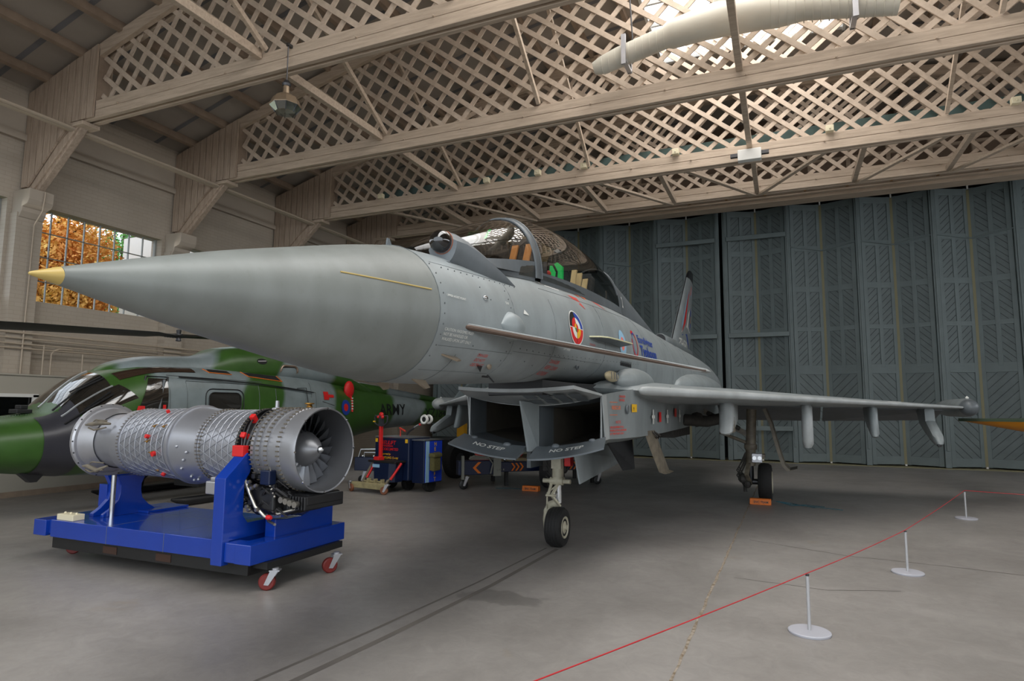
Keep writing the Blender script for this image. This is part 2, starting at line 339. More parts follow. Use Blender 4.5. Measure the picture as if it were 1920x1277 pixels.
# ---- lean-to partition at the left with an inner window
b = MB(); xq = XL+.5
b.box(XL, xq, YB, 7.05, 0, 1.32); b.box(XL, xq, YB, 7.05, 1.76, 2.12); b.box(XL, xq, 7.05, 11.5, 0, 2.12); b.box(XL, xq, 3, 4.6, 1.32, 1.76)
b.box(XL, xq+.03, YB, 11.52, 2.121, 2.15)
b.build('wall_partition', 'offwhite')
tag(bpy.data.objects['wall_partition'], 'low pale partition box wall standing against the side wall', 'wall', kind='structure')
e = empty('window_6', (xq, 0, 0), 0, 'small dark inner window with white frame in the low partition', 'window', kind='structure')
b = MB()
for y0, y1, z0, z1 in ((4.6, 7.12, 1.74, 1.80), (4.6, 7.12, 1.27, 1.32), (7.03, 7.12, 1.3, 1.78), (4.6, 4.68, 1.3, 1.78)): b.box(-.02, .025, y0, y1, z0, z1)
b.build('window_frame', 'white', e); b = MB(); b.box(-.06, -.045, 4.6, 7.05, 1.32, 1.76); b.build('window_pane', glass('dark_office_glass', (.03, .05, .04, 1), .06), e)
b = MB(); b.box(xq-.02, xq+.015, YB, 11.5, 0, .10); struct('baseboard_left', b, 'purlin', label='grey skirting along the partition', cat='skirting')
# ---- conduits on the left wall
def pipe(pts, r, label, m_='pipe', name='conduit_pipe', clips=0):
    e = MB(); e.tube(pts, r, 8); o = e.build(name, m_, smooth=50); tag(o, label, 'pipe', 'wall conduits'); return o
xw = XL+.27
for z, yy, lab in ((2.90, 14, 'topmost'), (2.80, 14, 'second'), (2.70, 13.2, 'third'), (2.62, 11.8, 'lowest')):
    pipe([(xw, 3, z), (xw, yy, z)], .015 if z < 2.85 else .022, f'{lab} of the four horizontal conduits on the brick wall')
for y, z, lab in ((6.92, 6.2, 'long vertical conduit running down the wall below the left corbel'), (7.28, 2.72, 'short vertical conduit left of the bent one'), (8.0, 2.6, 'short vertical conduit nearest the helicopter roof')):
    pipe([(xw, y, z if z < 3 else 5.0), (xw, y, 2.14)] if z < 3 else [(xw+.28, y, 5.5), (xw+.24, y, 5.15), (xw+.02, y, 4.9), (xw, y, 2.9), (xw, y, 2.14)], .014, lab)
pipe([(xw, 7.42, 2.14), (xw, 7.42, 2.55), (xw, 7.46, 2.62), (xw, 7.55, 2.66), (xw, 7.8, 2.66)], .014, 'vertical conduit with a curved bend at its top')
# ---- roof: boarded ceiling with purlins and a glazed crown
SK0, SK1 = XC-1.9, XC+1.9
b = MB(); NS = 40
xs = [XL-.3+(XR-XL+.6)*i/NS for i in range(NS+1)]
for i in range(NS):
    xa, xb = xs[i], xs[i+1]; xm = (xa+xb)/2
    segs = [(YB, 26)]
    if SK0 < xm < SK1: segs = [(YB, -6.5), (14.6, 26)]
    for ya, yb in segs: b.add([(xa, ya, arch(xa)+.3), (xb, ya, arch(xb)+.3), (xb, yb, arch(xb)+.3), (xa, yb, arch(xa)+.3), (xa, ya, arch(xa)+.34), (xb, ya, arch(xb)+.34), (xb, yb, arch(xb)+.34), (xa, yb, arch(xa)+.34)], [(0, 1, 2, 3), (7, 6, 5, 4), (0, 4, 5, 1), (2, 6, 7, 3), (0, 3, 7, 4), (1, 5, 6, 2)])
struct('ceiling', b, 'ceiling', label='boarded hangar ceiling', cat='ceiling')
b = MB(); b.box(SK0, SK1, -6.5, 14.6, 9.93, 9.95); struct('window_7', b, 'skyglass', label='glazed skylight strip along the roof crown', cat='skylight')
b = MB()
for k in range(28): b.box(SK0, SK1, -6.5+k*.78-.025, -6.5+k*.78+.025, 9.86, 9.93)
b.box(SK0-.06, SK0, -6.5, 14.6, 9.8, 9.97); b.box(SK1, SK1+.06, -6.5, 14.6, 9.8, 9.97); b.box(XC-.04, XC+.04, -6.5, 14.6, 9.84, 9.93)
struct('trim_9', b, 'white', label='white glazing bars of the skylight', cat='glazing bars')
k = 0; x = XL+.55
pur = MB()
while x < XR:
    if not (SK0-.1 < x < SK1+.1):
        z = arch(x)+.3; sl = (arch(x+.05)-arch(x-.05))/.1
        pur.add([(x+dx-sl*dz*0, y, z+dz+sl*dx) for y in (YB, 20) for dx, dz in ((-.04, -.15), (.04, -.15), (.04, 0), (-.04, 0))], [(0, 1, 2, 3), (7, 6, 5, 4), (0, 4, 5, 1), (1, 5, 6, 2), (2, 6, 7, 3), (3, 7, 4, 0)])
    x += .96
struct('trim_10', pur, 'purlin', label='purlins running the length of the roof above the trusses', cat='purlins')
sb = MB()
for y in [YB+.6+i*1.05 for i in range(27)]:
    for i in range(NS):
        xa, xb = xs[i], xs[i+1]
        if SK0-.3 < xa < SK1: continue
        sb.add([(xa, y-.05, arch(xa)+.292), (xb, y-.05, arch(xb)+.292), (xb, y+.05, arch(xb)+.292), (xa, y+.05, arch(xa)+.292)], [(0, 1, 2, 3)])
M['seam'] = mat('ceiling_seam', '6d6c6e', .8); struct('trim_11', sb, 'seam', label='grey seams between the ceiling boards', cat='seams', flip=False)
# ---- rear parts: gable above the doors, header beam, right wall
b = MB()
g = [(x, 18.9, arch(x)+.3) for x in xs]
b.prism([(XL, 18.9, 7.5), (XR, 18.9, 7.5)]+g[::-1], (0, .2, 0)); struct('wall_far', b, 'gable', label='brown plaster gable above the folding doors', cat='wall')
b = MB()
for i in range(26):
    x = XL+.5+i*.95; b.box(x-.05, x+.05, 18.78, 18.9, 7.7, arch(x)+.2)
for z in (7.95, 8.5, 9.1): b.box(XL+1 if z < 8 else XC-8*(9.9-z)/1.3, XR-1 if z < 8 else XC+8*(9.9-z)/1.3, 18.82, 18.9, z-.035, z+.035)
struct('trim_12', b, 'timber', label='timber studs on the gable behind the last truss', cat='studs')
b = MB(); b.box(XL, XR, 18.5, 18.9, 7.55, 7.68); b.box(XL, XR, 18.62, 19.1, 7.42, 7.55); b.box(XL, XR, 18.45, 18.62, 7.5, 7.55); struct('trim_13', b, 'timber', label='timber header beam above the folding doors', cat='beam', bevel=.01)
b = MB(); b.tube([(XL, 18.4, 7.62), (XR, 18.4, 7.62)], .03, 8)
struct('trim_14', b, 'pipe', label='long conduit fixed along the header beam', cat='pipe')
for i in range(16):
    x = -6.4+i*1.02; bb = MB(); bb.box(x-.03, x+.03, 18.36, 18.44, 7.56, 7.68); tag(bb.build('pipe_clip', 'brass'), 'brass clip on the conduit along the door header beam', 'pipe clip', 'clips on the header conduit')
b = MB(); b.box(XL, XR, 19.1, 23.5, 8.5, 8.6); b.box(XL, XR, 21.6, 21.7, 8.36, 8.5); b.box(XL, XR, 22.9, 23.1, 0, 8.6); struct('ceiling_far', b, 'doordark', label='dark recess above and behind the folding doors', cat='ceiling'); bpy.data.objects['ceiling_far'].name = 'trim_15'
b = MB()
for z0, z1 in ((0, 3.6), (5.6, 9)): b.box(XR, XR+.3, YB, 26, z0, z1)
for k in range(10): b.box(XR, XR+.3, YB+k*3.2-.3, YB+k*3.2+.3, 3.6, 5.6)
b.box(XR, XR+.3, 20.5, 26, 3.6, 5.6)
struct('wall_right', b, 'brick', label='brick side wall to the right, outside the view', cat='wall')
# ---- folding doors
posts = [-12.4, -10.5, -8.55, -7.65, -5.77, -3.87, -1.85, -1.60, .29, 2.25, 4.19, 6.15, 8.1, 10.05, 11.9]
YP, YY = 21.35, 21.75
def leaf(xa, ya, xb, yb, k, up, label):
    """up=+1: diagonals rise to the right in the upper panels"""
    e = empty(f'door_{k}', (xa, ya, 0), math.atan2(yb-ya, xb-xa), label, 'folding door leaf', 'folding hangar door leaves', 'structure')
    W_ = math.hypot(xb-xa, yb-ya); z0, z1 = .06, 8.12; b = MB(); t = .05
    rails = [(z0, .3), (2.72, 3.0), (4.06, 4.2), (5.3, 5.48), (6.6, 6.78), (7.92, z1)]
    for za, zb in rails: b.box(.002, W_-.002, -t+.004, -.002, za, zb)
    sw = .12
    b.box(0, sw, -t, 0, z0-.01, z1+.01); b.box(W_-sw, W_, -t, 0, z0-.01, z1+.01); b.box(W_/2-.06, W_/2+.06, -t+.002, -.001, 2.9, 8.0)
    b.build('door_frame', 'doorgreen', e, bevel=.006)
    g = MB(); g.box(.03, W_-.03, .0, .03, z0+.02, z1-.02)
    g.build('door_backing', 'doorgroove', e)
    d = MB()
    def panel(x0, x1, za, zb, s_, pitch):
        w2 = pitch*.47; dx = x1-x0; c = -dx
        zz = za-dx
        while zz < zb+dx:
            # board between lines z = zz + s*(x-x0), thickness pitch in z ; clip by sampling
            lo0, lo1 = (zz, zz+dx) if s_ > 0 else (zz+dx, zz)
            h = pitch-.016
            pts = [(x0, lo0), (x1, lo1), (x1, lo1+h), (x0, lo0+h)]
            poly = clip(clip(pts, za, 1), zb, -1)
            if len(poly) > 2: d.prism([(x, -.022, z) for x, z in poly], (0, .018, 0))
            zz += pitch
    for i in range(1, 5):
        za, zb = rails[i][1], rails[i+1][0]
        panel(sw, W_/2-.06, za, zb, up, .19); panel(W_/2+.06, W_-sw, za, zb, up, .19)
    panel(sw, W_-sw, rails[0][1], rails[1][0], -up, .24)
    d.build('diagonal_boarding', 'doorboard', e)
    return e
def clip(poly, z, sgn):
    out = []
    for i in range(len(poly)):
        a, c = poly[i], poly[(i+1) % len(poly)]; ia, ic = (a[1]-z)*sgn >= 0, (c[1]-z)*sgn >= 0
        if ia: out.append(a)
        if ia != ic:
            t = (z-a[1])/(c[1]-a[1]); out.append((a[0]+t*(c[0]-a[0]), z))
    return out
kd = 0
ordn = ['first', 'second', 'third', 'fourth', 'fifth', 'sixth', 'seventh', 'eighth', 'ninth', 'tenth', 'eleventh', 'twelfth', 'thirteenth', 'fourteenth', 'fifteenth', 'sixteenth', 'seventeenth', 'eighteenth', 'nineteenth', 'twentieth', 'twenty-first', 'twenty-second', 'twenty-third', 'twenty-fourth', 'twenty-fifth', 'twenty-sixth', 'twenty-seventh', 'twenty-eighth']
for i in range(len(posts)-1):
    xa, xb = posts[i]+.07, posts[i+1]-.07
    if xb-xa < 1.2: continue
    xm = (xa+xb)/2; kd += 1
    leaf(xa, YP+.03, xm-.035, YY, kd, 1, f'tall grey-green folding door leaf, {ordn[kd-1]} from the left, boards rising rightward'); kd += 1
    leaf(xm+.035, YY, xb, YP+.03, kd, -1, f'tall grey-green folding door leaf, {ordn[kd-1]} from the left, boards falling rightward')
    b = MB(); b.box(xm-.035, xm+.035, YY-.06, YY+.01, .06, 8.08); o = b.build('door_edge_strip', 'dooredge'); tag(o, f'pale yellow hinge strip in the fold between the {ordn[kd-2]} and {ordn[kd-1]} door leaves', 'hinge strip', 'yellow fold strips', 'structure')
    b = MB(); b.box(xm-.02, xm+.02, YY-.1, YY-.02, 8.1, 8.36); b.box(xm-.025, xm+.025, YY-.1, YY-.03, 0.0, .07); o = b.build('door_guide_pin', 'white'); tag(o, f'white guide pins of the fold between the {ordn[kd-2]} and {ordn[kd-1]} door leaves', 'guide pin', 'door guide pins', 'structure')
for i, x in enumerate(posts):
    b = MB(); b.box(x-.075, x+.075, YP-.08, YP+.06, .03, 8.22); b.box(x-.03, x+.03, YP-.11, YP-.08, .5, 8.12)
    o = b.build('door_post', 'doorgreen', bevel=.01); tag(o, f'vertical grey-green post between folding leaves, {ordn[i]} from the left', 'door post', 'folding door posts', 'structure')
for (xa, xb), nm in (((-3.87, -1.85), 'left'), ((-1.6, .29), 'right')):
    for z, pn in ((7.15, 'upper'), (3.98, 'middle'), (1.05, 'lower')):
        if nm == 'left' and z < 2: continue
        b = MB(); b.box(xa+.05, xb-.05, YP-.16, YP-.08, z-.07, z+.07); o = b.build('door_locking_bar', 'doorgreen', bevel=.008); tag(o, f'{pn} horizontal locking bar across the leaves {nm} of the main door gap', 'locking bar', 'door locking bars')
for i in range(4, len(posts)-2):
    if posts[i+1]-posts[i] < 1.2 or abs(posts[i]+1.6) < .1 or abs(posts[i]+3.87) < .1: continue
    xm = (posts[i]+posts[i+1])/2; b = MB(); b.tube([(posts[i]+.05, YP-.06, 6.74), (xm, YY-.12, 6.62), (posts[i+1]-.05, YP-.06, 6.74)], .022, 6)
    o = b.build('door_tie_rod', 'doorgreen'); tag(o, f'thin tie rod across the folded leaves right of the {ordn[i]} door post', 'tie rod', 'door tie rods')
b = MB(); b.box(XL, XR, YP-.1, YY+.1, 0, .025); struct('trim_16', b, 'dooredge', label='steel guide rail in the floor under the doors', cat='rail')
# ---- Belfast lattice trusses
XH = -10.95
def truss(y, idx, label):
    Z0 = 6.95 if idx == 4 else 6.62
    e = empty('roof_truss', (XC, y, Z0), 0, label, 'roof truss', 'lattice roof trusses')
    xl, xr = XL-XC, XR-XC; hx = XH-XC
    A_ = lambda u: arch(u+XC)-Z0
    b = MB(); b.box(hx-.8, -hx+.8, -.11, -.03, 0, .16); b.box(hx-.8, -hx+.8, -.11, -.03, .166, .33); b.box(hx-.8, -hx+.8, .03, .11, 0, .33)
    b.box(hx-.8, -hx+.8, -.03, .03, .04, .25)
    for k in range(int(20/1.25)): x = hx+.6+k*1.25; b.tube([(x, -.15, .17), (x, -.10, .17)], .018, 6)
    b.build('bottom_chord', 'timber', e, bevel=.008)
    b = MB(); N_ = 44
    for yy0, yy1 in ((-.11, -.03), (.03, .11)):
        rings = []
        for i in range(N_+1):
            u = xl+(xr-xl)*i/N_; z = A_(u); rings.append([(u, yy0, z-.04), (u, yy1, z-.04), (u, yy1, z+.2), (u, yy0, z+.2)])
        b.loft(rings)
    b.build('top_chord', 'timber', e)
    b = MB(); hw = .043
    def slat(u0, side):
        th = math.radians(38+max(0, -side*u0)*2.6 if abs(u0) < 7 else (38+18.2 if -side*u0 > 0 else 38)); du, dz = side*math.cos(th), math.sin(th)
        ins = [t for t in [k*.04 for k in range(160)] if hx < u0+du*t < -hx and A_(u0+du*t)+.05 > .22+dz*t]
        if len(ins) < 6: return
        t0, t1 = ins[0], ins[-1]; y0, y1 = (-.028, -.004) if side < 0 else (.004, .028); nx, nz = -dz*hw, du*hw
        p0 = (u0+du*t0, .22+dz*t0); p1 = (u0+du*t1, .22+dz*t1)
        b.prism([(p0[0]+nx, y0, p0[1]+nz), (p0[0]-nx, y0, p0[1]-nz), (p1[0]-nx, y0, p1[1]-nz), (p1[0]+nx, y0, p1[1]+nz)], (0, y1-y0, 0))
    u = hx-2.4
    while u < -hx+2.4: slat(u, -1); u += .455
    u = hx-2.4
    while u < -hx+2.4: slat(u, 1); u += .41
    b.build('lattice', 'slat', e)
    # planked haunches and knee braces, both ends
    for s_, nm in ((1, 'haunch_boarding'), (-1, 'haunch_boarding')):
        b = MB(); n = 10; x0, x1 = xl+.04, hx
        for i in range(n):
            a, c = x0+(x1-x0)*i/n+.009, x0+(x1-x0)*(i+1)/n-.009
            def lo(u):
                k = (u-x0)/(x1-x0)
                return -1.02 if k < .1 else (-1.02+(k-.1)/.55*1.02 if k < .65 else 0.02)
            b.prism([(s_*a, -.15, lo(a)), (s_*c, -.15, lo(c)), (s_*c, -.15, A_(c)+.17), (s_*a, -.15, A_(a)+.17)], (0, .035, 0))
            b.prism([(s_*a, .115, lo(a)), (s_*c, .115, lo(c)), (s_*c, .115, A_(c)+.17), (s_*a, .115, A_(a)+.17)], (0, .035, 0))
        b.build(nm, 'timber_v', e)
        b = MB(); b.prism([(s_*(x0+.02), -.11, -.9), (s_*(x0+.02+.3), -.11, -.75), (s_*(x1-.5), -.11, .04), (s_*x1, -.11, .04), (s_*x1, -.11, A_(x1)+.1), (s_*(x0+.02), -.11, A_(x0)+.1)], (0, .22, 0)); b.build('haunch_core', 'purlin', e)
        b = MB(); b.bar((s_*(xl+.14), 0, -1.1), (s_*(xl+1.42), 0, .02), .2, .2, (0, 1, 0)); b.bar((s_*(xl+.30), -.0, -1.12), (s_*(xl+1.5), -.0, -.03), .1, .12, (0, 1, 0)); b.build('knee_brace', 'timber_v', e, bevel=.01)
        b = MB(); b.box(min(s_*(hx-.85), s_*(hx-.25)), max(s_*(hx-.85), s_*(hx-.25)), -.16, .16, -.07, 0.0); b.build('bearing_block', 'timber', e, bevel=.01)
    return e
labs = {4: 'whitewashed lattice roof truss nearest the camera, pendant lamp hanging by it', 5: 'whitewashed lattice roof truss second from the camera, ducts behind it', 6: 'whitewashed lattice roof truss third from the camera carrying small boxes', 7: 'whitewashed lattice roof truss farthest away, just before the door header'}
for i, y in enumerate(TY):
    kk = {3: 4, 5: 4}.get(i, i)
    if y < 3: continue
    j = int(round((y-3.77)/3.15))
    truss(y, j+0, {0: 'whitewashed lattice roof truss overhead at the very top edge', 1: labs[4], 2: labs[5], 3: labs[6], 4: labs[7]}[j])
# ties and braces between the trusses
for j in range(0, 4):
    ya, yb = 3.77+3.15*j, 3.77+3.15*(j+1)
    tn = ['top-edge and the nearest', 'nearest and the second', 'second and the third', 'third and the farthest'][j]
    if j < 3:
        for x, xn in ((-7.15, 'left'), (-.45, 'central'), (6.3, 'right')):
            b = MB(); b.box(x-.05, x+.05, ya+.12, yb-.12, 6.86, 7.0); o = b.build('truss_tie', 'timber', bevel=.006); tag(o, f'{xn} horizontal timber tie between the {tn} truss', 'tie beam', 'truss ties')
        for x, xn in ((-7.02, 'left'), (-3.8, 'left of centre'), (2.9, 'right of centre')):
            b = MB(); b.bar((x, yb-.13, 6.98), (x, ya+.13, arch(x)-.1), .06, .08); o = b.build('sway_brace', 'timber'); tag(o, f'{xn} slender sloping brace between the {tn} truss', 'brace', 'sway braces')
        b = MB(); b.bar((-6.5, ya+.13, 6.72), (-6.5, yb-.13, arch(-6.5)-.05), .05, .1); o = b.build('sway_brace', 'timber'); tag(o, f'slender brace rising away from the camera between the {tn} truss', 'brace', 'sway braces')
    else:
        nd = [-8.3, -6.2, -4.25, -2.42, -.42, 1.7, 3.55, 5.5]; od = ['first', 'second', 'third', 'fourth', 'fifth', 'sixth', 'seventh', 'eighth']
        for k, x in enumerate(nd):
            b = MB(); b.box(x-.05, x+.05, ya+.12, yb-.12, 6.93, 7.05); o = b.build('truss_tie', 'timber', bevel=.006); tag(o, f'horizontal timber tie to the farthest truss, {od[k]} from the left', 'tie beam', 'truss ties')
            for s_ in ((-1,) if x < -1 else ((1,) if x > 0 else (-1, 1))):
                b = MB(); b.bar((x+s_*.06, yb-.14, 6.90), (x+s_*1.75, ya+.14, 6.90), .1, .05); o = b.build('plan_brace', 'timber'); tag(o, f"flat diagonal brace at the farthest truss {od[k]} tie, running {'left' if s_ < 0 else 'right'}", 'brace', 'plan braces')
# long tie rail along the haunches
b = MB(); b.tube([(-11.5, YB+1, 6.53), (-11.5, 16.4, 6.53)], .03, 6); b.box(-11.62, -11.52, YB+1, 16.4, 6.49, 6.53)
o = b.build('tie_rail', 'pipe'); tag(o, 'long thin rail running under all the truss haunches on the left', 'rail')
# small boxes on truss three
for i, x in enumerate((-9.3, -6.3, -5.0, -3.9, -1.9, 1.0, 3.9)):
    b = MB(); b.box(x-.07, x+.07, 12.98, 13.1, 6.93, 7.05); b.box(x-.015, x+.015, 12.96, 12.98, 6.96, 7.0); tag(b.build('junction_box', 'cream', bevel=.01), f"small cream junction box on the third truss chord, {['far left end', 'second from the left', 'third from the left', 'fourth from the left', 'just left of centre', 'right of the white floodlight', 'far right'][i]}", 'junction box', 'junction boxes on the third truss')
e = empty('floodlight', (-.45, 12.9, 6.6), 0, 'flat white floodlight box hanging under the middle of the third truss', 'floodlight')
b = MB(); b.prism([(-.22, -.02, -.05), (.22, -.02, -.05), (.22, -.02, .17), (-.22, -.02, .17)], (0, .16, 0)); b.build('housing', 'white', e, bevel=.01)
b = MB(); b.box(-.36, -.22, .02, .1, .05, .12); b.box(.22, .36, .02, .1, .05, .12); b.build('bracket', 'darksteel', e)
b = MB(); b.box(-9.5, 7.5, 13.02, 13.05, 6.93, 7.12); tag(b.build('bird_mesh_strip', 'mesh'), 'grey-green wire mesh strip behind the third truss chord', 'wire mesh')
bpy.data.objects['bird_mesh_strip'].location = (0, .35, 0.12)
# ---- pendant lamp
e = empty('pendant_lamp', (-6.53, 6.74, 5.89), 0, 'brushed metal octagonal pendant lamp hanging from the nearest truss', 'lamp')
b = MB(); b.lathe([(.0, .37), (.045, .36), (.04, .30), (.045, .24), (.08, .225), (.16, .17), (.205, .07), (.20, .06), (.15, .15), (.07, .2), (.0, .21)], n=8); b.build('lamp_shade', mat('lamp_brushed_brass', '8f7c66', .4, metal=.6), e, smooth=20)
b = MB()
for k in range(8):
    a, c = 2*PI*k/8, 2*PI*(k+1)/8; b.add([(.2*math.cos(a), .2*math.sin(a), .06), (.2*math.cos(c), .2*math.sin(c), .06), (.13*math.cos(c), .13*math.sin(c), -.02), (.13*math.cos(a), .13*math.sin(a), -.02)], [(0, 1, 2, 3)])
b.add([(.13*math.cos(2*PI*k/8), .13*math.sin(2*PI*k/8), -.03) for k in range(8)], [tuple(range(8))]); b.build('lamp_glass', glass('lamp_glass', (.75, .9, .95, 1), .25), e)
b = MB()
for k in range(8):
    a = 2*PI*k/8; b.tube([(.2*math.cos(a), .2*math.sin(a), .08), (.13*math.cos(a), .13*math.sin(a), -.03)], .006, 5)
b.build('glazing_frame', 'darksteel', e)
b = MB(); b.tube([(0, 0, .36), (0, 0, .93)], .008, 6); b.lathe([(.05, .34), (.06, .37), (.03, .42)]); b.build('suspension_rod', 'darksteel', e)
b = MB(); b.box(-.02, .02, -.02, .06, .90, .94); b.build('wall_hook', 'darksteel', e); e.scale = (1.116, 1.116, 1.116)
# ---- ventilation duct
Dz = 7.28; dy = 9.5
e = empty('ventilation_duct', (0, 0, 0), 0, 'large cream spiral ventilation duct hanging below the skylight', 'duct')
pts = [(-2.66, dy, 7.15), (-2.5, dy, 7.18), (-2.25, dy, 7.25), (-1.5, dy, 7.42), (-1.42, dy, 7.44), (-.95, dy, 7.5), (-.62, dy, 7.52), (-.5, dy, 7.52)]
b = MB(); b.tube(pts, [.10, .145, .16, .17, .21, .24, .26, .27], 24); b.tube([(-.5, dy, 7.52), (-.1, dy, 7.50), (.15, dy, 7.45), (.35, dy, 7.42), (.5, dy, 7.42), (1.66, dy, 7.18)], [.27, .26, .24, .20, .19, .17], 24); b.tube([(-.52, dy, 7.52), (-.55, dy, 8.6)], .24, 20); b.build('duct_body', 'duct', e, smooth=40)
b = MB()
def dline(x):
    L_ = [(-2.66, 7.15, .10), (-2.5, 7.18, .145), (-2.25, 7.25, .16), (-1.5, 7.42, .17), (-1.42, 7.44, .21), (-.5, 7.52, .27), (-.1, 7.5, .26), (.15, 7.45, .24), (.35, 7.42, .2), (1.66, 7.18, .17)]
    for p, q in zip(L_, L_[1:]):
        if x <= q[0]: t = (x-p[0])/(q[0]-p[0]); return p[1]+(q[1]-p[1])*t, p[2]+(q[2]-p[2])*t
    return 7.2, .2
for k in range(40):
    x = -2.5+k*.11
    if -1.45 < x < -.0 or x > 1.62: continue
    zc, r = dline(x); b.lathe([(r, x-.005), (r+.006, x), (r, x+.005)], (0, dy, zc), 'x', 24, cap=False)
b.build('spiral_seam', 'duct', e, smooth=60)
for x in (-2.12, 1.1):
    zc, r = dline(x); b = MB(); b.box(x-.035, x+.035, dy-.22, dy+.22, zc-r-.05, zc-r-.01); b.box(x-.035, x+.035, dy-.24, dy-.2, zc-r-.12, zc+r+.05); b.box(x-.035, x+.035, dy+.2, dy+.24, zc-r-.05, zc+r+.05); b.build('hanger_strap', 'alum', e)
    b = MB(); b.tube([(x+.12, dy-.1, zc+r), (x+.02, dy-.1, arch(x)-.1)], .012, 6); b.build('hanger_chain', 'darksteel', e)
# ============================================================ JET FIGHTER  (local frame: x to port, y aft, z up)
def paint(name, base, dirt, sc=1.6, rough=.42):
    m = mat(name, base, rough); nt = m.node_tree; N = nt.nodes; L = nt.links; b = N['Principled BSDF']; tc = N['Texture Coordinate']
    def nz(s_, det, st=(1, 1, 1)):
        mp = N.new('ShaderNodeMapping'); mp.inputs['Scale'].default_value = st; n = N.new('ShaderNodeTexNoise'); n.inputs['Scale'].default_value = s_; n.inputs['Detail'].default_value = det
        L.new(tc.outputs['Object'], mp.inputs[0]); L.new(mp.outputs[0], n.inputs['Vector']); return n
    def rp(n, a, c, ca, cb):
        r = N.new('ShaderNodeValToRGB'); r.color_ramp.elements[0].position = a; r.color_ramp.elements[1].position = c; r.color_ramp.elements[0].color = ca; r.color_ramp.elements[1].color = cb; L.new(n.outputs['Fac'], r.inputs[0]); return r
    a = rp(nz(sc, 7), .34, .68, hexc(dirt), hexc(base)); f = rp(nz(5, 8, (1, 1, .35)), .36, .6, (.86, .86, .85, 1), (1, 1, 1, 1)); g = rp(nz(26, 4), .30, .38, (.9, .89, .87, 1), (1, 1, 1, 1))
    m1 = N.new('ShaderNodeMixRGB'); m1.blend_type = 'MULTIPLY'; m1.inputs[0].default_value = 1; m2 = N.new('ShaderNodeMixRGB'); m2.blend_type = 'MULTIPLY'; m2.inputs[0].default_value = .5
    L.new(a.outputs[0], m1.inputs[1]); L.new(f.outputs[0], m1.inputs[2]); L.new(m1.outputs[0], m2.inputs[1]); L.new(g.outputs[0], m2.inputs[2]); L.new(m2.outputs[0], b.inputs['Base Color'])
    return m
M['jet'] = paint('aircraft_grey_paint', '8f9698', '818889')
M['jetd'] = paint('aircraft_dark_grey_paint', '686e72', '5a6064')
M['radome'] = paint('radome_paint', '7c817e', '727673', 1.1, .45)
M['jetl'] = paint('aircraft_light_grey_paint', 'a8acac', '979b9b')
M['inner'] = mat('intake_lining', '5b554b', .6, noise=.3, nscale=3)
M['nosegold'] = mat('pitot_gold_paint', 'b9a05c', .4)
M['panel'] = mat('panel_gap', '5c6263', .8)
M['rivet'] = mat('fastener', '5d6163', .6)
M['gearpaint'] = mat('gear_paint', 'b8b29c', .45, noise=.25, nscale=9)
M['geardirty'] = mat('gear_paint_dirty', '7d7464', .5, noise=.4, nscale=9)
M['smoke'] = mat('soot_grime', '3a3733', .7, noise=.4, nscale=12)
for n_, c_ in (('mred', 'c23a2e'), ('mwhite', 'dcdcd6'), ('mblue', '1f3f96'), ('mblack', '17181a'), ('morange', 'd5652b'), ('mpaleblue', '8fb6cf'), ('mpink', 'e0776a'), ('myellow', 'e2b11c'), ('mgreen', '2f8a4a'), ('mbrightred', 'cf1f1f')): M[n_] = mat('marking_'+n_[1:], c_, .5)
CAN = glass('canopy_glass', (.72, .7, .66, 1), .015, ior=1.38); CAN2 = glass('windscreen_glass', (.70, .67, .62, 1), .03, ior=1.42)
JO = Vector((-2.49, 7.17, 0)); JR = math.radians(-1.03)
jet = empty('jet_fighter', JO, JR, 'grey twin-seat jet fighter with long radome nose parked in the hangar', 'aircraft')
# y, zt, zb, zw, hw, nt, nb
ST = [(-3.57, 2.731, 1.775, 2.253, .49, 2, 2), (-3.3, 2.755, 1.775, 2.26, .52, 2, 2.05), (-2.9, 2.79, 1.785, 2.265, .555, 2, 2.1), (-2.3, 2.86, 1.81, 2.27, .60, 2, 2.2), (-1.7, 2.93, 1.84, 2.28, .635, 2.05, 2.3), (-.9, 2.985, 1.88, 2.28, .665, 2.15, 2.3),
      (0, 3.02, 1.86, 2.28, .69, 2.2, 2.3), (1.3, 3.04, 1.75, 2.25, .72, 2.2, 2.3), (2.5, 3.02, 1.6, 2.2, .77, 2.2, 2.4), (4, 2.98, 1.45, 2.15, .86, 2.1, 2.5), (5.5, 2.93, 1.4, 2.12, .96, 2.1, 2.5), (7, 2.88, 1.38, 2.1, 1.04, 2.1, 2.5), (8.5, 2.78, 1.4, 2.08, 1.0, 2.1, 2.4), (9.6, 2.62, 1.5, 2.06, .9, 2, 2.2)]
def lerp_st(y, T=ST):
    if y <= T[0][0]: return T[0][1:]
    for i in range(len(T)-1):
        if y <= T[i+1][0]:
            # smooth (Catmull-Rom) interpolation
            t = (y-T[i][0])/(T[i+1][0]-T[i][0]); p0 = T[max(i-1, 0)]; p1 = T[i]; p2 = T[i+1]; p3 = T[min(i+2, len(T)-1)]
            out = []
            for k in range(1, len(p1)):
                d = p2[0]-p1[0]; m1 = (p2[k]-p0[k])/(p2[0]-p0[0])*d; m2 = (p3[k]-p1[k])/(p3[0]-p1[0])*d
                out.append((2*t**3-3*t**2+1)*p1[k]+(t**3-2*t**2+t)*m1+(-2*t**3+3*t**2)*p2[k]+(t**3-t**2)*m2)
            return tuple(out)
    return T[-1][1:]
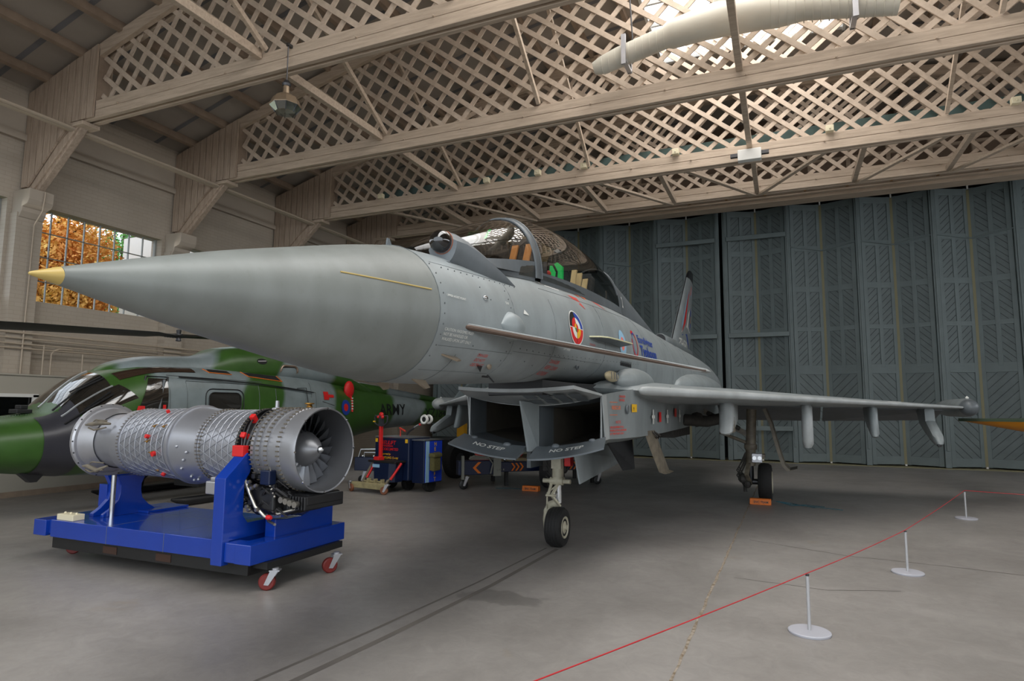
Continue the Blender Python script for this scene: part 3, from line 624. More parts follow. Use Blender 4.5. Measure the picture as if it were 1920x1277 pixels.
def spt(y, a, off=0., T=ST):
    """point on the skin at station y, angle a measured from the port horizontal"""
    zt, zb, zw, hw, nt, nb = lerp_st(y, T); c, s_ = math.cos(a), math.sin(a); n = nt if s_ >= 0 else nb; h = (zt-zw) if s_ >= 0 else (zw-zb)
    return Vector(((hw+off)*math.copysign(abs(c)**(2/n), c), y, zw+(h+off)*math.copysign(abs(s_)**(2/n), s_)))
def sx(y, z, off=.004, T=ST):
    zt, zb, zw, hw, nt, nb = lerp_st(y, T); up = z >= zw; n = nt if up else nb; h = (zt-zw) if up else (zw-zb)
    q = min(.9999, abs(z-zw)/h); return (hw)*(1-q**n)**(1/n)+off
def side(y, z, off=.004, T=ST): return Vector((sx(y, z, off, T), y, z))
def body(mb, y0, y1, n, T=ST, na=48):
    rings = []
    for i in range(n+1):
        y = y0+(y1-y0)*i/n; rings.append([spt(y, 2*PI*k/na, 0, T) for k in range(na)])
    mb.loft(rings)
b = MB(); body(b, -3.565, 9.6, 60); fus = b.build('fuselage', 'jet', jet, smooth=50)
RN = [(-5.645, 2.141, 2.067, 2.104, .037, 2, 2), (-5.3, 2.256, 2.0, 2.128, .128, 2, 2), (-4.9, 2.382, 1.93, 2.156, .225, 2, 2), (-4.5, 2.495, 1.868, 2.182, .313, 2, 2), (-4.1, 2.605, 1.815, 2.21, .395, 2, 2), (-3.8, 2.68, 1.785, 2.235, .45, 2, 2), (-3.57, 2.731, 1.775, 2.253, .492, 2, 2)]
b = MB(); rings = []
for i in range(41):
    y = -5.645+(5.645-3.575)*i/40; rings.append([spt(y, 2*PI*k/56, 0, RN) for k in range(56)])
b.loft(rings); b.build('radome', 'radome', jet, smooth=50)
b = MB(); b.tube([(0, -5.752, 2.094), (0, -5.745, 2.095), (0, -5.71, 2.098), (0, -5.645, 2.104)], [.004, .008, .018, .037], 20); b.build('nose_cap', 'nosegold', jet, smooth=60)
b = MB(); b.tube([spt(-3.57, 2*PI*k/40, .001, ST) for k in range(41)], .004, 5, False); b.build('radome_joint', 'panel', jet)
b = MB(); b.tube([side(y, 2.36+(y+4.35)*.02, .001, RN) for y in (-4.35, -4.15, -3.95, -3.75, -3.64)], .005, 6); b.build('lightning_strip', 'nosegold', jet)
# panel seams and fasteners
def seam_y(mb, y, a0, a1, r=.0015, T=ST): mb.tube([spt(y, math.radians(a0+(a1-a0)*k/14), .0005, T) for k in range(15)], r, 4, False)
def seam_a(mb, y0, y1, zf, r=.0015): mb.tube([side(y0+(y1-y0)*k/14, zf(y0+(y1-y0)*k/14), .0005) for k in range(15)], r, 4, False)
b = MB()
seam_y(b, -2.55, -60, 62); seam_y(b, -1.75, -70, 30); seam_y(b, -3.25, -75, -35); seam_y(b, -.3, -50, 40); seam_y(b, 1.6, -30, 50); seam_y(b, 3.2, -30, 60); seam_y(b, 4.6, -30, 70)
seam_a(b, -3.5, -2.5, lambda y: 2.02+.02*(y+3.5)); seam_a(b, -2.5, -.3, lambda y: 2.06+.02*(y+2.5)); seam_a(b, -3.5, -2.4, lambda y: 2.60+.03*(y+3.5)); seam_a(b, -1.8, 1.4, lambda y: 2.78+.04*y); seam_a(b, -3.5, -2.6, lambda y: 1.86+.02*(y+3.5)); seam_a(b, 1.4, 3.8, lambda y: 2.30)
b.build('panel_seams', 'panel', jet)
b = MB()
def dot(mb, y, z, r=.006):
    p = side(y, z, .001); mb.lathe([(r, -.002), (r, .002)], p, 'x', 6)
for k in range(10): dot(b, -3.52, 1.95+k*.07)
for k in range(9): dot(b, -2.6, 1.98+k*.07); 
for k in range(14): dot(b, -3.4+k*.08, 2.575+.003*k); dot(b, -2.4+k*.12, 2.09)
for k in range(24): dot(b, -1.6+k*.12, 2.10+.004*k, .004)
for y, z in ((-3.0, 2.5), (-2.9, 2.42), (-3.1, 2.05), (-2.95, 2.0), (-2.2, 2.0), (-2.0, 1.98), (-1.2, 2.0), (-.6, 2.02)): dot(b, y, z)
b.build('fasteners', 'rivet', jet)
# canopy hump : y, base z, top z, half width
HP = [(-3.25, 2.70, 2.785, .03), (-3.0, 2.71, 2.93, .19), (-2.6, 2.74, 3.10, .30), (-2.1, 2.79, 3.31, .375), (-1.65, 2.83, 3.46, .42), (-1.0, 2.86, 3.60, .45), (-.3, 2.89, 3.665, .455), (.5, 2.92, 3.665, .44), (1.2, 2.95, 3.61, .41), (1.9, 2.95, 3.53, .37), (2.7, 2.93, 3.42, .335), (3.6, 2.9, 3.29, .30), (5.0, 2.85, 3.07, .25), (6.3, 2.8, 2.98, .2)]
def hpt(y, a, off=0.):
    bz, tz, hw = lerp_st(y, HP); return Vector(((hw+off)*math.cos(a), y, bz+(tz-bz+off)*abs(math.sin(a))**.92))
def hump(mb, y0, y1, n, a0=0, a1=180, off=0., na=28):
    mb.loft([[hpt(y0+(y1-y0)*i/n, math.radians(a0+(a1-a0)*k/na), off) for k in range(na+1)] for i in range(n+1)], False, False, closed=False)
b = MB(); hump(b, -3.2, -1.72, 16); b.build('windscreen', CAN2, jet, smooth=60, flip=False)
b = MB(); hump(b, -1.60, 1.42, 26); b.build('canopy_glazing', CAN, jet, smooth=60, flip=False)
b = MB(); hump(b, 1.42, 6.3, 30, off=.003); b.build('dorsal_spine', 'jetd', jet, smooth=60)
b = MB()
for y, r in ((-1.715, .010), (-1.60, .012)): b.tube([hpt(y, PI*k/28, .008) for k in range(29)], r, 6)
b.loft([[hpt(y, PI*k/28, o_) for k in range(29)] for y, o_ in ((-1.72, .0), (-1.715, .012), (-1.60, .012), (-1.59, .0))], False, False, closed=False)
b.build('windscreen_arch', 'jetd', jet, smooth=60, flip=False)
b = MB()
for s_ in (1, -1):
    for (y0, y1) in ((-3.18, -1.7), (-1.58, 1.5)):
        L_ = [hpt(y0+(y1-y0)*k/16, 0 if s_ > 0 else PI, 0) for k in range(17)]
        # sill strip from below the base up over the first degrees of the glazing
        r0 = [Vector((s_*sx(p.y, p.z-.03, .006), p.y, p.z-.03)) for p in L_]; an = 13 if y0 < -2 else 5; r1 = [hpt(p.y, math.radians(an) if s_ > 0 else math.radians(180-an), .006) for p in L_]
        b.loft([[a, c] for a, c in zip(r0, r1)], False, False, closed=False)
b.build('canopy_sill', 'jetd', jet, smooth=60, flip=False)
b = MB(); b.tube([hpt(1.42, math.radians(20+140*k/20), .006) for k in range(21)], .012, 6); b.build('canopy_rear_seal', 'jetd', jet, smooth=60)
# cockpit interior
M['tub'] = mat('cockpit_tub', '161718', .8); M['seatblack'] = mat('seat_black', '202124', .7); M['strap'] = mat('seat_strap', 'c98a4c', .7); M['pad'] = mat('seat_pad', 'dcc694', .7)
M['hud'] = mat('green_glow', '12b858', .3, emit=.35); M['grille'] = mat('instrument_grey', '3c3f44', .6)  # green emission paints the reflection caught by the head-up glass
b = MB(); b.loft([[Vector((-.36*s_, y, 2.9+lerp_st(y, ST)[0]*0)) for s_ in (0,)] for y in (0,)] if False else [[Vector((x*.40, y, lerp_st(y)[0]+.012-.09*x*x)) for x in (-.98, -.6, -.2, .2, .6, .98)] for y in [-2.9+4.2*k/20 for k in range(21)]], False, False, closed=False); b.build('cockpit_tub', 'tub', jet, flip=False)
def seat(y, lab, straps):
    s_ = MB(); s_.prism([(-.17, y, 2.95), (.17, y, 2.95), (.17, y+.16, 3.36), (.11, y+.18, 3.42), (-.11, y+.18, 3.42), (-.17, y+.16, 3.36)], (0, .14, 0)); s_.box(-.2, .2, y-.30, y+.05, 2.92, 3.0)
    o = s_.build('ejection_seat', 'seatblack', jet, bevel=.02)
    p = MB()
    for x in (-.11, .05): p.prism([(x, y-.03, 3.0), (x+.07, y-.03, 3.0), (x+.07, y+.13, 3.34), (x, y+.13, 3.34)], (0, -.03, 0))
    p.build('seat_harness', straps, o)
    p = MB(); p.box(-.15, .15, y+.16, y+.19, 3.30, 3.42); p.build('seat_headrest', 'grille', o, bevel=.01)
    return o
seat(-1.2, 'front', 'strap'); seat(.75, 'rear', 'pad')
b = MB()
b.prism([(.19, -.08, 3.08), (.25, -.08, 3.08), (.24, .02, 3.28), (.18, .02, 3.28)], (0, .04, 0)); b.prism([(.19, .12, 3.08), (.25, .12, 3.08), (.24, .22, 3.28), (.18, .22, 3.28)], (0, .04, 0))
b.build('tan_cushions', 'pad', jet); 
b = MB(); b.prism([(-.28, -2.35, 2.92), (.28, -2.35, 2.92), (.2, -2.15, 3.1), (-.2, -2.15, 3.1)], (0, .3, 0)); b.build('instrument_coaming', 'tub', jet, bevel=.02)
b = MB(); b.prism([(-.22, -.45, 2.95), (.22, -.45, 2.95), (.15, -.4, 3.10), (-.2, -.4, 3.10)], (0, .25, 0)); b.build('rear_coaming', 'tub', jet, bevel=.02)
b = MB(); b.prism([(-.1, -2.2, 3.1), (.1, -2.2, 3.1), (.1, -2.08, 3.24), (-.1, -2.08, 3.24)], (0, .01, 0)); b.build('head_up_display', glass('hud_glass', (.6, 1, .7, 1), .15), jet)
b = MB(); b.prism([(.10, -2.19, 3.12), (.125, -2.19, 3.12), (.125, -2.09, 3.23), (.10, -2.09, 3.23)], (0, .008, 0)); b.build('head_up_display_glint', 'hud', jet)  # glowing strip stands in for the green reflection on the combiner
b = MB(); b.prism([(.12, -.60, 3.05), (.27, -.58, 3.05), (.26, -.55, 3.2), (.2, -.55, 3.25), (.12, -.57, 3.21)], (0, .05, 0)); b.build('cockpit_display', 'hud', jet)
b = MB(); b.tube([(.24, -.7, 2.98), (.26, -.72, 3.1), (.24, -.78, 3.17), (.19, -.82, 3.17)], .013, 8); b.tube([(.3, -1.2, 2.98), (.3, -1.2, 3.1)], .03, 8); b.build('oxygen_hose', 'grille', jet, smooth=60)
b = MB(); b.ball((.30, -1.1, 3.0), .035); b.build('red_grip', 'mred', jet, smooth=60)
b = MB()
for k in range(7): b.box(.18+.02*(k % 2), .26, .7+k*.1, .75+k*.1, 2.98, 3.05+.04*(k % 3))
b.build('rear_equipment', 'grille', jet, bevel=.008)
b = MB(); b.tube([(.33, 1.0, 2.99), (.3, 1.1, 3.2)], .01, 6); b.build('canopy_strut', 'chrome', jet)
M['vane0'] = mat('sensor_rim', '8a4a2c', .4)
# infrared sensor
b = MB(); b.ball((.22, -3.135, 2.848), .088, 20); irst = b.build('infrared_sensor_ball', mat('sensor_glass', '050506', .04, coat=1.), jet, smooth=60)
b = MB(); pts = [(.225, -3.115, 2.842), (.24, -3.02, 2.835), (.27, -2.88, 2.80), (.32, -2.7, 2.745), (.39, -2.52, 2.69), (.47, -2.33, 2.63)]
rs = [.088, .10, .105, .09, .055, .006]; rings = []
for p, r in zip(pts, rs):
    ring = []
    for k in range(24):
        a = 2*PI*k/24; zz = r*math.sin(a)*(1 if math.sin(a) > 0 else 2.0); xx = r*math.cos(a)*(1.0 if math.sin(a) > 0 else 1.5)
        ring.append(Vector(p)+Vector((xx*.95, 0, zz)))
    rings.append(ring)
b.loft(rings); b.build('sensor_fairing', 'jetd', jet, smooth=50)
b = MB(); b.tube([Vector(pts[0])+Vector((.089*math.cos(2*PI*k/24), .0, .089*math.sin(2*PI*k/24))) for k in range(25)], .004, 6, False); b.build('sensor_ring', 'vane0', irst)
# small antennas, probes and lights on the nose
b = MB(); b.prism([(0, -3.52, 2.73), (0, -3.44, 2.73), (0, -3.49, 2.80), (0, -3.51, 2.80)], (.012, 0, 0)); b.build('upper_probe', 'jetd', jet)
b = MB()
for s_ in (1, -1):
    b.prism([Vector((s_*.335, -3.40, 1.905)), Vector((s_*.335, -3.18, 1.905)), Vector((s_*.47, -3.14, 1.80)), Vector((s_*.44, -3.24, 1.82))], (0, 0, -.008)) if False else None
b.v = []; b.f = []; b.m = []
M['vane'] = mat('vane_metal', '8f8271', .4, metal=.4)
for s_ in (1, -1):
    for y0, x0, z0 in ((-3.42, .40, 1.965), (-3.4, .16, 1.80)):
        v = MB(); d = Vector((s_*x0, 0, z0-2.25)).normalized(); p = Vector((s_*x0, y0, z0))
        v.prism([p, p+Vector((0, .17, 0)), p+Vector((0, .21, 0))+d*.06, p+Vector((0, .15, 0))+d*.07], d.cross(Vector((0, 1, 0)))*.012); v.build('air_data_vane', 'vane', jet)
b = MB(); p = side(-2.98, 2.42); b.ball(p, .024, 12, (.6, 1.5, .8)); b.build('nose_light', 'chrome', jet, smooth=60)
b = MB(); b.ball(side(-2.7, 1.93), .035, 10, (.4, 1.2, .8)); b.build('probe_boss', 'vane', jet, smooth=60)
b = MB(); p = side(-2.86, 1.93, .002); b.prism([p+Vector((0, -.08, .03)), p+Vector((0, .08, .03)), p+Vector((-.02, .06, -.05))], (.004, 0, 0)); b.build('air_scoop', 'mblack', jet)
b = MB(); p = side(-2.55, 1.87, .0); b.prism([p+Vector((0, -.09, .02)), p+Vector((0, .1, .02)), p+Vector((-.03, .06, -.02)), p+Vector((-.03, -.04, -.02))], (.006, 0, 0)); b.tube([p, p+Vector((.05, .02, -.06))], .006, 5); b.build('drain_opening', 'mblack', jet)
b = MB(); p = side(-.95, 2.05, .0); b.lathe([(.05, -.01), (.05, .002), (.04, .002), (.04, -.008)], p-Vector((.004, 0, 0)), 'x', 20); b.build('round_port', 'jetd', jet)
b = MB(); q = side(-2.63, 2.22, 0.); rings = []
for k in range(13):
    t = k/12; r = .13*math.sqrt(max(0, 1-(1.6*t-.6)**2)) if t > .375 else .13*math.sin(PI*min(t/.75, .5)); rings.append([q+Vector((-.03+(r*.75+.01)*max(0, math.sin(PI*j/10)), -.16+.42*t, r*math.cos(PI*j/10)*.9+.03)) for j in range(11)])
b.loft(rings, True, True, closed=False); b.build('foreplane_pivot_fairing', 'jet', jet, smooth=70)
# foreplanes: plate lying in a plane with anhedral
EYE = Vector((2.618, -7.124, 1.6))
R0 = Vector((.5, -3.27, 2.172)); R1 = Vector((1.83, -.98, 1.97)); nrm = (R0-EYE).cross(R1-EYE).normalized()
if nrm.z < 0: nrm = -nrm
def onpl(x, y): return Vector((x, y, R0.z-(nrm.x*(x-R0.x)+nrm.y*(y-R0.y))/nrm.z))
def foreplane(s_):
    P_ = [onpl(.5, -3.27), onpl(1.83, -.98), onpl(1.85, -.62), onpl(1.60, -.72), onpl(.60, -1.75)]; C_ = sum(P_, Vector())/5
    b = MB(); th = .022; rings = []
    for o_, k in ((-th, 1.0-.06), (-.004, 1.0), (.004, 1.0), (th, .94)):
        rings.append([Vector((s_*q.x, q.y, q.z)) for q in [C_+(p-C_)*k+nrm*o_ for p in P_]])
    b.loft(rings); return b
foreplane(1).build('foreplane', 'jetl', jet); foreplane(-1).build('foreplane', 'jetl', jet)
b = MB(); b.tube([onpl(.47, -3.31), onpl(.52, -3.22), onpl(1.2, -2.05), onpl(1.84, -.95)], [.01, .02, .017, .008], 8); b.build('foreplane_leading_edge', mat('worn_metal_edge', '66574e', .3, metal=.6), jet, smooth=60)
b = MB(); b.tube([onpl(.47, -3.31)+nrm*.012, onpl(.52, -3.22)+nrm*.022, onpl(1.2, -2.05)+nrm*.02, onpl(1.84, -.95)+nrm*.01], [.004, .006, .005, .003], 6); b.build('foreplane_edge_highlight', 'jetl', jet, smooth=60)  # pale tube painting the highlight on the foreplane's top edge
# vortex strake below the cockpit
for s_ in (1, -1):
    b = MB(); z = 2.345
    pl_ = [(-.84, .0), (-.80, .10), (-.70, .16), (-.45, .19), (.02, .22), (.06, .20), (.30, .0)]
    pts_ = [Vector((s_*(sx(y, z, 0)+w_), y, z-.0*w_)) for y, w_ in pl_]; base = [Vector((s_*(sx(y, z, -.02)), y, z)) for y in (.3, -.84)]
    b.prism(pts_+base, (0, 0, .018)); b.build('vortex_strake', 'jetd', jet)
    if s_ > 0:
        b = MB(); b.tube([p+Vector((0, 0, .009)) for p in pts_], .008, 6); b.build('strake_edge', mat('strake_edge_paint', 'c9c6a0', .5), jet)
# ---- intake: shell, splitter, ducts, lips
def iz(x, zc, ze, p=2): return zc+(ze-zc)*abs(x/.93)**p
b = MB(); rings = []; NX = 14
for y, hw, ztc, zte, zbc, zbe in ((-.78, .775, 1.64, 1.745, 1.16, 1.29), (-.3, .85, 1.72, 1.80, 1.15, 1.28), (.4, .94, 1.80, 1.86, 1.14, 1.28), (1.5, .98, 1.85, 1.93, 1.15, 1.29), (3, 1.02, 1.9, 1.98, 1.2, 1.32), (5, 1.06, 1.9, 2.0, 1.28, 1.38), (7.5, 1.05, 1.9, 2.0, 1.38, 1.45)):
    top = [Vector((hw*(1-2*k/NX), y, ztc+(zte-ztc)*abs(1-2*k/NX)**2)) for k in range(NX+1)]; bot = [Vector((hw*.97*(2*k/NX-1), y, zbc+(zbe-zbc)*abs(2*k/NX-1)**2)) for k in range(NX+1)]
    rings.append(top+bot)
b.loft(rings, False, True); b.build('intake_trunk', 'jet', jet, smooth=35)
b = MB(); rings = []
for s_ in (1, -1):
    rings = []
    for y, x0, x1, k in ((-.775, .075, .76, 0), (-.35, .085, .77, .015), (.3, .10, .76, .05), (1.6, .1, .6, .14), (2.4, .1, .5, .2)):
        t = [Vector((s_*(x0+(x1-x0)*j/8), y, 1.63+.10*((x0+(x1-x0)*j/8)/.775)**2-k)) for j in range(9)]; u = [Vector((s_*(x1-(x1-x0)*j/8), y, 1.18+.13*((x1-(x1-x0)*j/8)/.775)**2+k)) for j in range(9)]
        rings.append(t+u)
    d = MB(); d.loft(rings[1:], False, True); d.build('intake_duct', 'inner', jet, smooth=40, flip=False)
    d = MB(); d.loft(rings[:2], False, False); d.build('intake_mouth', 'jetd', jet, smooth=40, flip=False)
    e_ = MB(); r0 = rings[0]; oo = []
    hw = .775
    for p in r0:
        x = abs(p.x); top = p.z > 1.5; xo = hw if x > .70 else (x if x > .12 else .0); zo = (1.64+.105*(xo/.775)**2) if top else (1.16+.13*(xo/.775)**2)
        oo.append(Vector((s_*(xo if x > .70 or x < .12 else x), -.782, zo)))
    e_.loft([oo, [p+Vector((0, -.004, 0)) for p in r0]], False, False); e_.build('intake_rim', 'jetl', jet, flip=False)
# central divider wedge
b = MB(); b.add([(-.008, -1.12, 1.68), (.008, -1.12, 1.68), (.074, -.77, 1.66), (-.074, -.77, 1.66), (-.012, -.90, 1.15), (.012, -.90, 1.15), (.074, -.77, 1.15), (-.074, -.77, 1.15)], [(0, 1, 2, 3), (4, 5, 6, 7), (0, 1, 5, 4), (1, 2, 6, 5), (2, 3, 7, 6), (3, 0, 4, 7)]); b.build('intake_divider', 'jet', jet)
for s_ in (1, -1): b = MB(); b.prism([(s_*.779, -.80, 1.75), (s_*.792, -.70, 1.755), (s_*.800, -.62, 1.29), (s_*.785, -.72, 1.28)], (s_*.012, 0, 0)); b.build('intake_side_edge', 'jetl', jet)
# splitter plate above the intake
b = MB(); rings = []
for i in range(11):
    t = i/10; y = -1.28+.52*t; hw = .64+.145*min(1, t*1.15); rings.append([Vector((hw*(1-2*k/14), y-.35*(1-abs(1-2*k/14)**2)*(1-t)*0, 1.80-.15*t-.0*k+(.10*t)*abs(1-2*k/14)**2+.03*(1-t)*abs(1-2*k/14)**2)) for k in range(15)]+[Vector((hw*(2*k/14-1), y, 1.765-.135*t+(.10*t)*abs(2*k/14-1)**2+.03*(1-t)*abs(2*k/14-1)**2)) for k in range(15)])
b.loft(rings); b.build('splitter_plate', 'jetl', jet, smooth=30)
b = MB()
for i in range(4):
    for j in range(2):
        x = .05+i*.165; y = -1.2+j*.19; t = (y+1.28)/.52; b.add([(x+dx*.13, y+dy*.15, 1.765-.135*(t+dy*.29)+(.10*t)*((x+.08)/.8)**2-.006) for dx, dy in ((0, 0), (1, 0), (1, 1), (0, 1))], [(0, 1, 2, 3)])
b.build('bleed_panels', 'jetd', jet, flip=False)
b = MB(); rings = []
for y, hw, z in ((-1.25, .3, 1.86), (-.8, .5, 1.84), (0, .62, 1.85), (1.4, .7, 1.9)): rings.append([(hw, y, z+.03), (-hw, y, z+.03), (-hw, y, z-.12), (hw, y, z-.12)])
b.loft(rings); b.build('diverter', 'mblack', jet)
# hinged lower lips lettered NO STEP
def lippt(x, t, o=0.): # t=0 hinge, 1 front edge
    x_ = x+.0; return Vector((x_*(1+.07*t), -.80-.27*t, 1.20+.115*(x_/.8)**2-.115*t+.02*t*(x_/.8)**2+o))
for s_ in (-1, 1):
    b = MB(); X0, X1 = (.06, .82)
    g1 = [[lippt(s_*(X0+(X1-X0)*i/12), t, 0.) for i in range(13)] for t in (0, .35, .7, 1)]; g2 = [[lippt(s_*(X0+(X1-X0)*i/12), t, -.045*(1-.6*t)) for i in range(12, -1, -1)] for t in (0, .35, .7, 1)]
    b.loft([a+c for a, c in zip(g1, g2)]); lip = b.build('intake_lip', 'jetd', jet, smooth=40)
    b = MB(); cx = .24 if s_ > 0 else -.62
    lettering(b, 'NO STEP', .085, lambda u, v: lippt(cx+u*1.02, .55-v/.27, .004), bold=.002, sx=1.05); b.build('no_step_lettering', 'mwhite', lip, flip=False)
    b = MB(); b.ball(lippt(s_*.28, .05, .0), .05, 10, (1, .8, .6)); b.build('hinge_fairing', 'jetd', lip, smooth=60); b = MB(); b.ball(lippt(s_*.68, .05, .0), .04, 10, (1, .8, .6)); b.build('hinge_fairing', 'jetd', lip, smooth=60)
# shoulder bulge, louvres and the tan intake of the cooling air
b = MB(); b.ball((.76, .75, 1.93), .19, 24, (.95, 4.4, .95)); b.build('shoulder_bulge', 'jet', jet, smooth=70)
b = MB(); b.ball((.74, -.26, 1.965), .1, 16, (.45, 2.6, .62)); vent = b.build('cooling_air_inlet', mat('inlet_tan', 'a89c7e', .5), jet, smooth=70)
b = MB()
for k in range(4): y = -.4+k*.07; b.tube([(.795-abs(y+.28)*.15, y, 2.01), (.80-abs(y+.28)*.15, y, 1.93)], .004, 4)
b.build('inlet_vane', 'jetd', vent)
b = MB()
for k in range(10): y = .35+k*.05; p = side(y, 2.16, .003); b.box(p.x-.004, p.x+.004, y, y+.02, 2.13, 2.2)
b.build('louvres', 'mblack', jet)
# ---- wings
def airfoil(n=14):
    up, lo = [], []
    for i in range(n+1):
        x = (1-math.cos(PI*i/n))/2; t = 5*(.2969*math.sqrt(x)-.126*x-.3516*x*x+.2843*x**3-.1036*x**4); up.append((x, t)); lo.append((x, -t))
    return up+lo[-2:0:-1]
def wing(s_):
    b = MB(); AF = airfoil(); rings = []
    for x, le, te, z, th in ((.55, -.40, 6.4, 1.84, .30), (.93, .12, 6.9, 1.82, .30), (1.25, .50, 6.9, 1.805, .27), (1.8, 1.27, 6.9, 1.79, .25), (2.8, 2.67, 6.9, 1.755, .19), (3.8, 4.05, 6.9, 1.72, .135), (4.7, 5.3, 6.9, 1.69, .09), (5.25, 6.05, 7.0, 1.675, .06)):
        rings.append([(s_*x, le+(te-le)*u, z+th*t*.95) for u, t in AF])
    b.loft(rings); return b.build('wing', 'jet', jet, smooth=40)
def wedge(s_, x0, x1, yh, z0, z1, yt, zt0, zt1, name, m_):
    b = MB(); b.prism([(s_*x0, yh, z0), (s_*x0, yt, zt0), (s_*x1, yt, zt1), (s_*x1, yh, z1)], (0, 0, .04)); return b.build(name, m_, jet)
LE = lambda x: .05+(x-.93)*1.385
for s_ in (1, -1):
    wg = wing(s_)
    b = MB(); pts_ = [(.96, .06, 1.82), (.985, .10, 1.818), (1.03, .17, 1.815), (1.8, 1.24, 1.79), (2.8, 2.64, 1.755), (3.8, 4.02, 1.72), (4.7, 5.27, 1.69), (5.2, 5.95, 1.676)]
    b.tube([(s_*x, y+.03, z) for x, y, z in pts_], [.006, .045, .055, .052, .042, .032, .024, .018], 12); b.build('slat', 'jetl', wg, smooth=60)
    b = MB()
    for x, y, z, r in ((1.24, .5, 1.805, .062), (2.28, 1.93, 1.772, .05)): b.tube([(s_*(x+.012*math.cos(a)*0), y+.06-r*1.25*math.cos(a), z+r*1.1*math.sin(a)) for a in [-1.4+2.8*k/8 for k in range(9)]], .004, 4)
    b.build('slat_joint', 'panel', wg)
    b = MB()
    for x in (2.2, 3.0, 3.9): y = LE(x)+.05; z = 1.79-.034*(x-1); b.prism([(s_*x, y, z+.055), (s_*(x+.22), y+.3, z+.055), (s_*(x+.22), y+.34, z+.056), (s_*x, y+.04, z+.058)], (0, 0, .004))
    b.build('walkway_marks', 'mwhite', wg)
    wedge(s_, 1.15, 3.02, 6.2, 1.68, 1.66, 7.0, 1.40, 1.40, 'inboard_flaperon', 'jetd'); wedge(s_, 3.06, 4.95, 6.2, 1.66, 1.62, 7.0, 1.40, 1.44, 'outboard_flaperon', 'jetd')
    # tip pod
    b = MB(); b.lathe([(.0, 5.98), (.045, 5.985), (.095, 6.02), (.135, 6.12), (.16, 6.3), (.165, 6.6), (.165, 7.8), (.13, 8.5), (.07, 9.1), (.03, 9.2)], (s_*5.34, 0, 1.70 if s_ < 0 else 1.675), 'y', 24); pod = b.build('wing_tip_pod', 'jet', jet, smooth=50)
    b = MB(); b.lathe([(.0, 5.97), (.045, 5.98), (.098, 6.02), (.138, 6.12), (.146, 6.2)], (s_*5.34, 0, 1.70 if s_ < 0 else 1.675), 'y', 24); b.build('pod_nose_cap', 'jetd' if s_ > 0 else 'jetl', pod, smooth=50)
    b = MB(); b.lathe([(.02, -.02), (.03, 0), (.0, .03)], (s_*5.34, 6.28, 1.85), 'z', 10); b.build('pod_light', 'mwhite', pod)
    b = MB(); b.prism([(s_*5.2, 6.3, 1.65), (s_*5.2, 7.6, 1.65), (s_*5.12, 7.2, 1.68), (s_*5.12, 6.5, 1.68)], (0, 0, .03)); b.build('pod_fairing', 'jetd', pod)
    # pylons
    for i, (x, y, zb, w_, L_) in enumerate(((1.74, 1.98, 1.27, .085, 1.0), (2.74, 3.35, 1.06, .075, .9), (3.7, 4.7, 1.19, .06, 1.0), (4.64, 6.0, 1.06, .07, .9))):
        b = MB(); zt = 1.74-.02*i
        if i == 0: prof = [(y-.15, zt), (y-.3, 1.36), (y-.34, zb+.02), (y-.30, zb), (y+.15, zb+.06), (y+.75, 1.45), (y+.8, zt)]
        elif i == 1: prof = [(y-.25, zt), (y-.33, 1.45), (y-.35, 1.15), (y-.3, zb), (y-.1, zb+.01), (y+.5, 1.2), (y+L_, zt)]
        elif i == 2: prof = [(y-.45, zt), (y-.5, 1.5), (y-.62, zb+.02), (y-.55, zb+.0), (y-.2, 1.28), (y+.5, 1.45), (y+.7, zt)]
        else: prof = [(y-.5, zt), (y-.55, 1.45), (y-1.25, zb+.12), (y-1.3, zb+.03), (y-1.1, zb), (y-.4, 1.22), (y+.2, 1.40), (y+.5, zt)]
        rings = []
        n_ = len(prof); c_ = Vector((0, sum(p[0] for p in prof)/n_, sum(p[1] for p in prof)/n_))
        for dx, k in ((-1, .82), (-.6, .97), (0, 1.0), (.6, .97), (1, .82)): rings.append([(s_*x+dx*w_, c_.y+(p[0]-c_.y)*k, c_.z+(p[1]-c_.z)*k+(.05*(1-k))) for p in prof])
        b.loft(rings); py = b.build('pylon', 'jetl' if i < 2 else 'jet', jet, smooth=50)
        if i == 3: d = MB(); d.lathe([(.0, -.06), (.03, -.05), (.035, .05), (0, .06)], (s_*x, y-1.2, zb+.02), 'y', 10); d.build('sway_brace', 'darksteel', py)
        if i == 0:
            d = MB()
            for k in range(7): d.box(s_*x-w_-.003, s_*x+w_+.003, y-.12+k*.04, y-.11+k*.04, 1.30+.02*(k % 3), 1.36+.05*(k % 4))
            d.build('pylon_scuffs', 'geardirty', py)
# wing root fillet and engine nacelle
b = MB()
for s_ in (1, -1): b.ball((s_*.80, 6.0, 2.0), 1, 24, (.40, 2.7, .30))
b.build('wing_root_fillet', 'jet', jet, smooth=60)
b = MB()
for s_ in (1, -1): b.lathe([(.44, 9.4), (.42, 9.8), (.35, 10.3), (.33, 10.3), (.36, 9.8), (.36, 9.5)], (s_*.46, 0, 2.02), 'y', 24)
b.build('engine_nozzles', 'darksteel', jet, smooth=40)
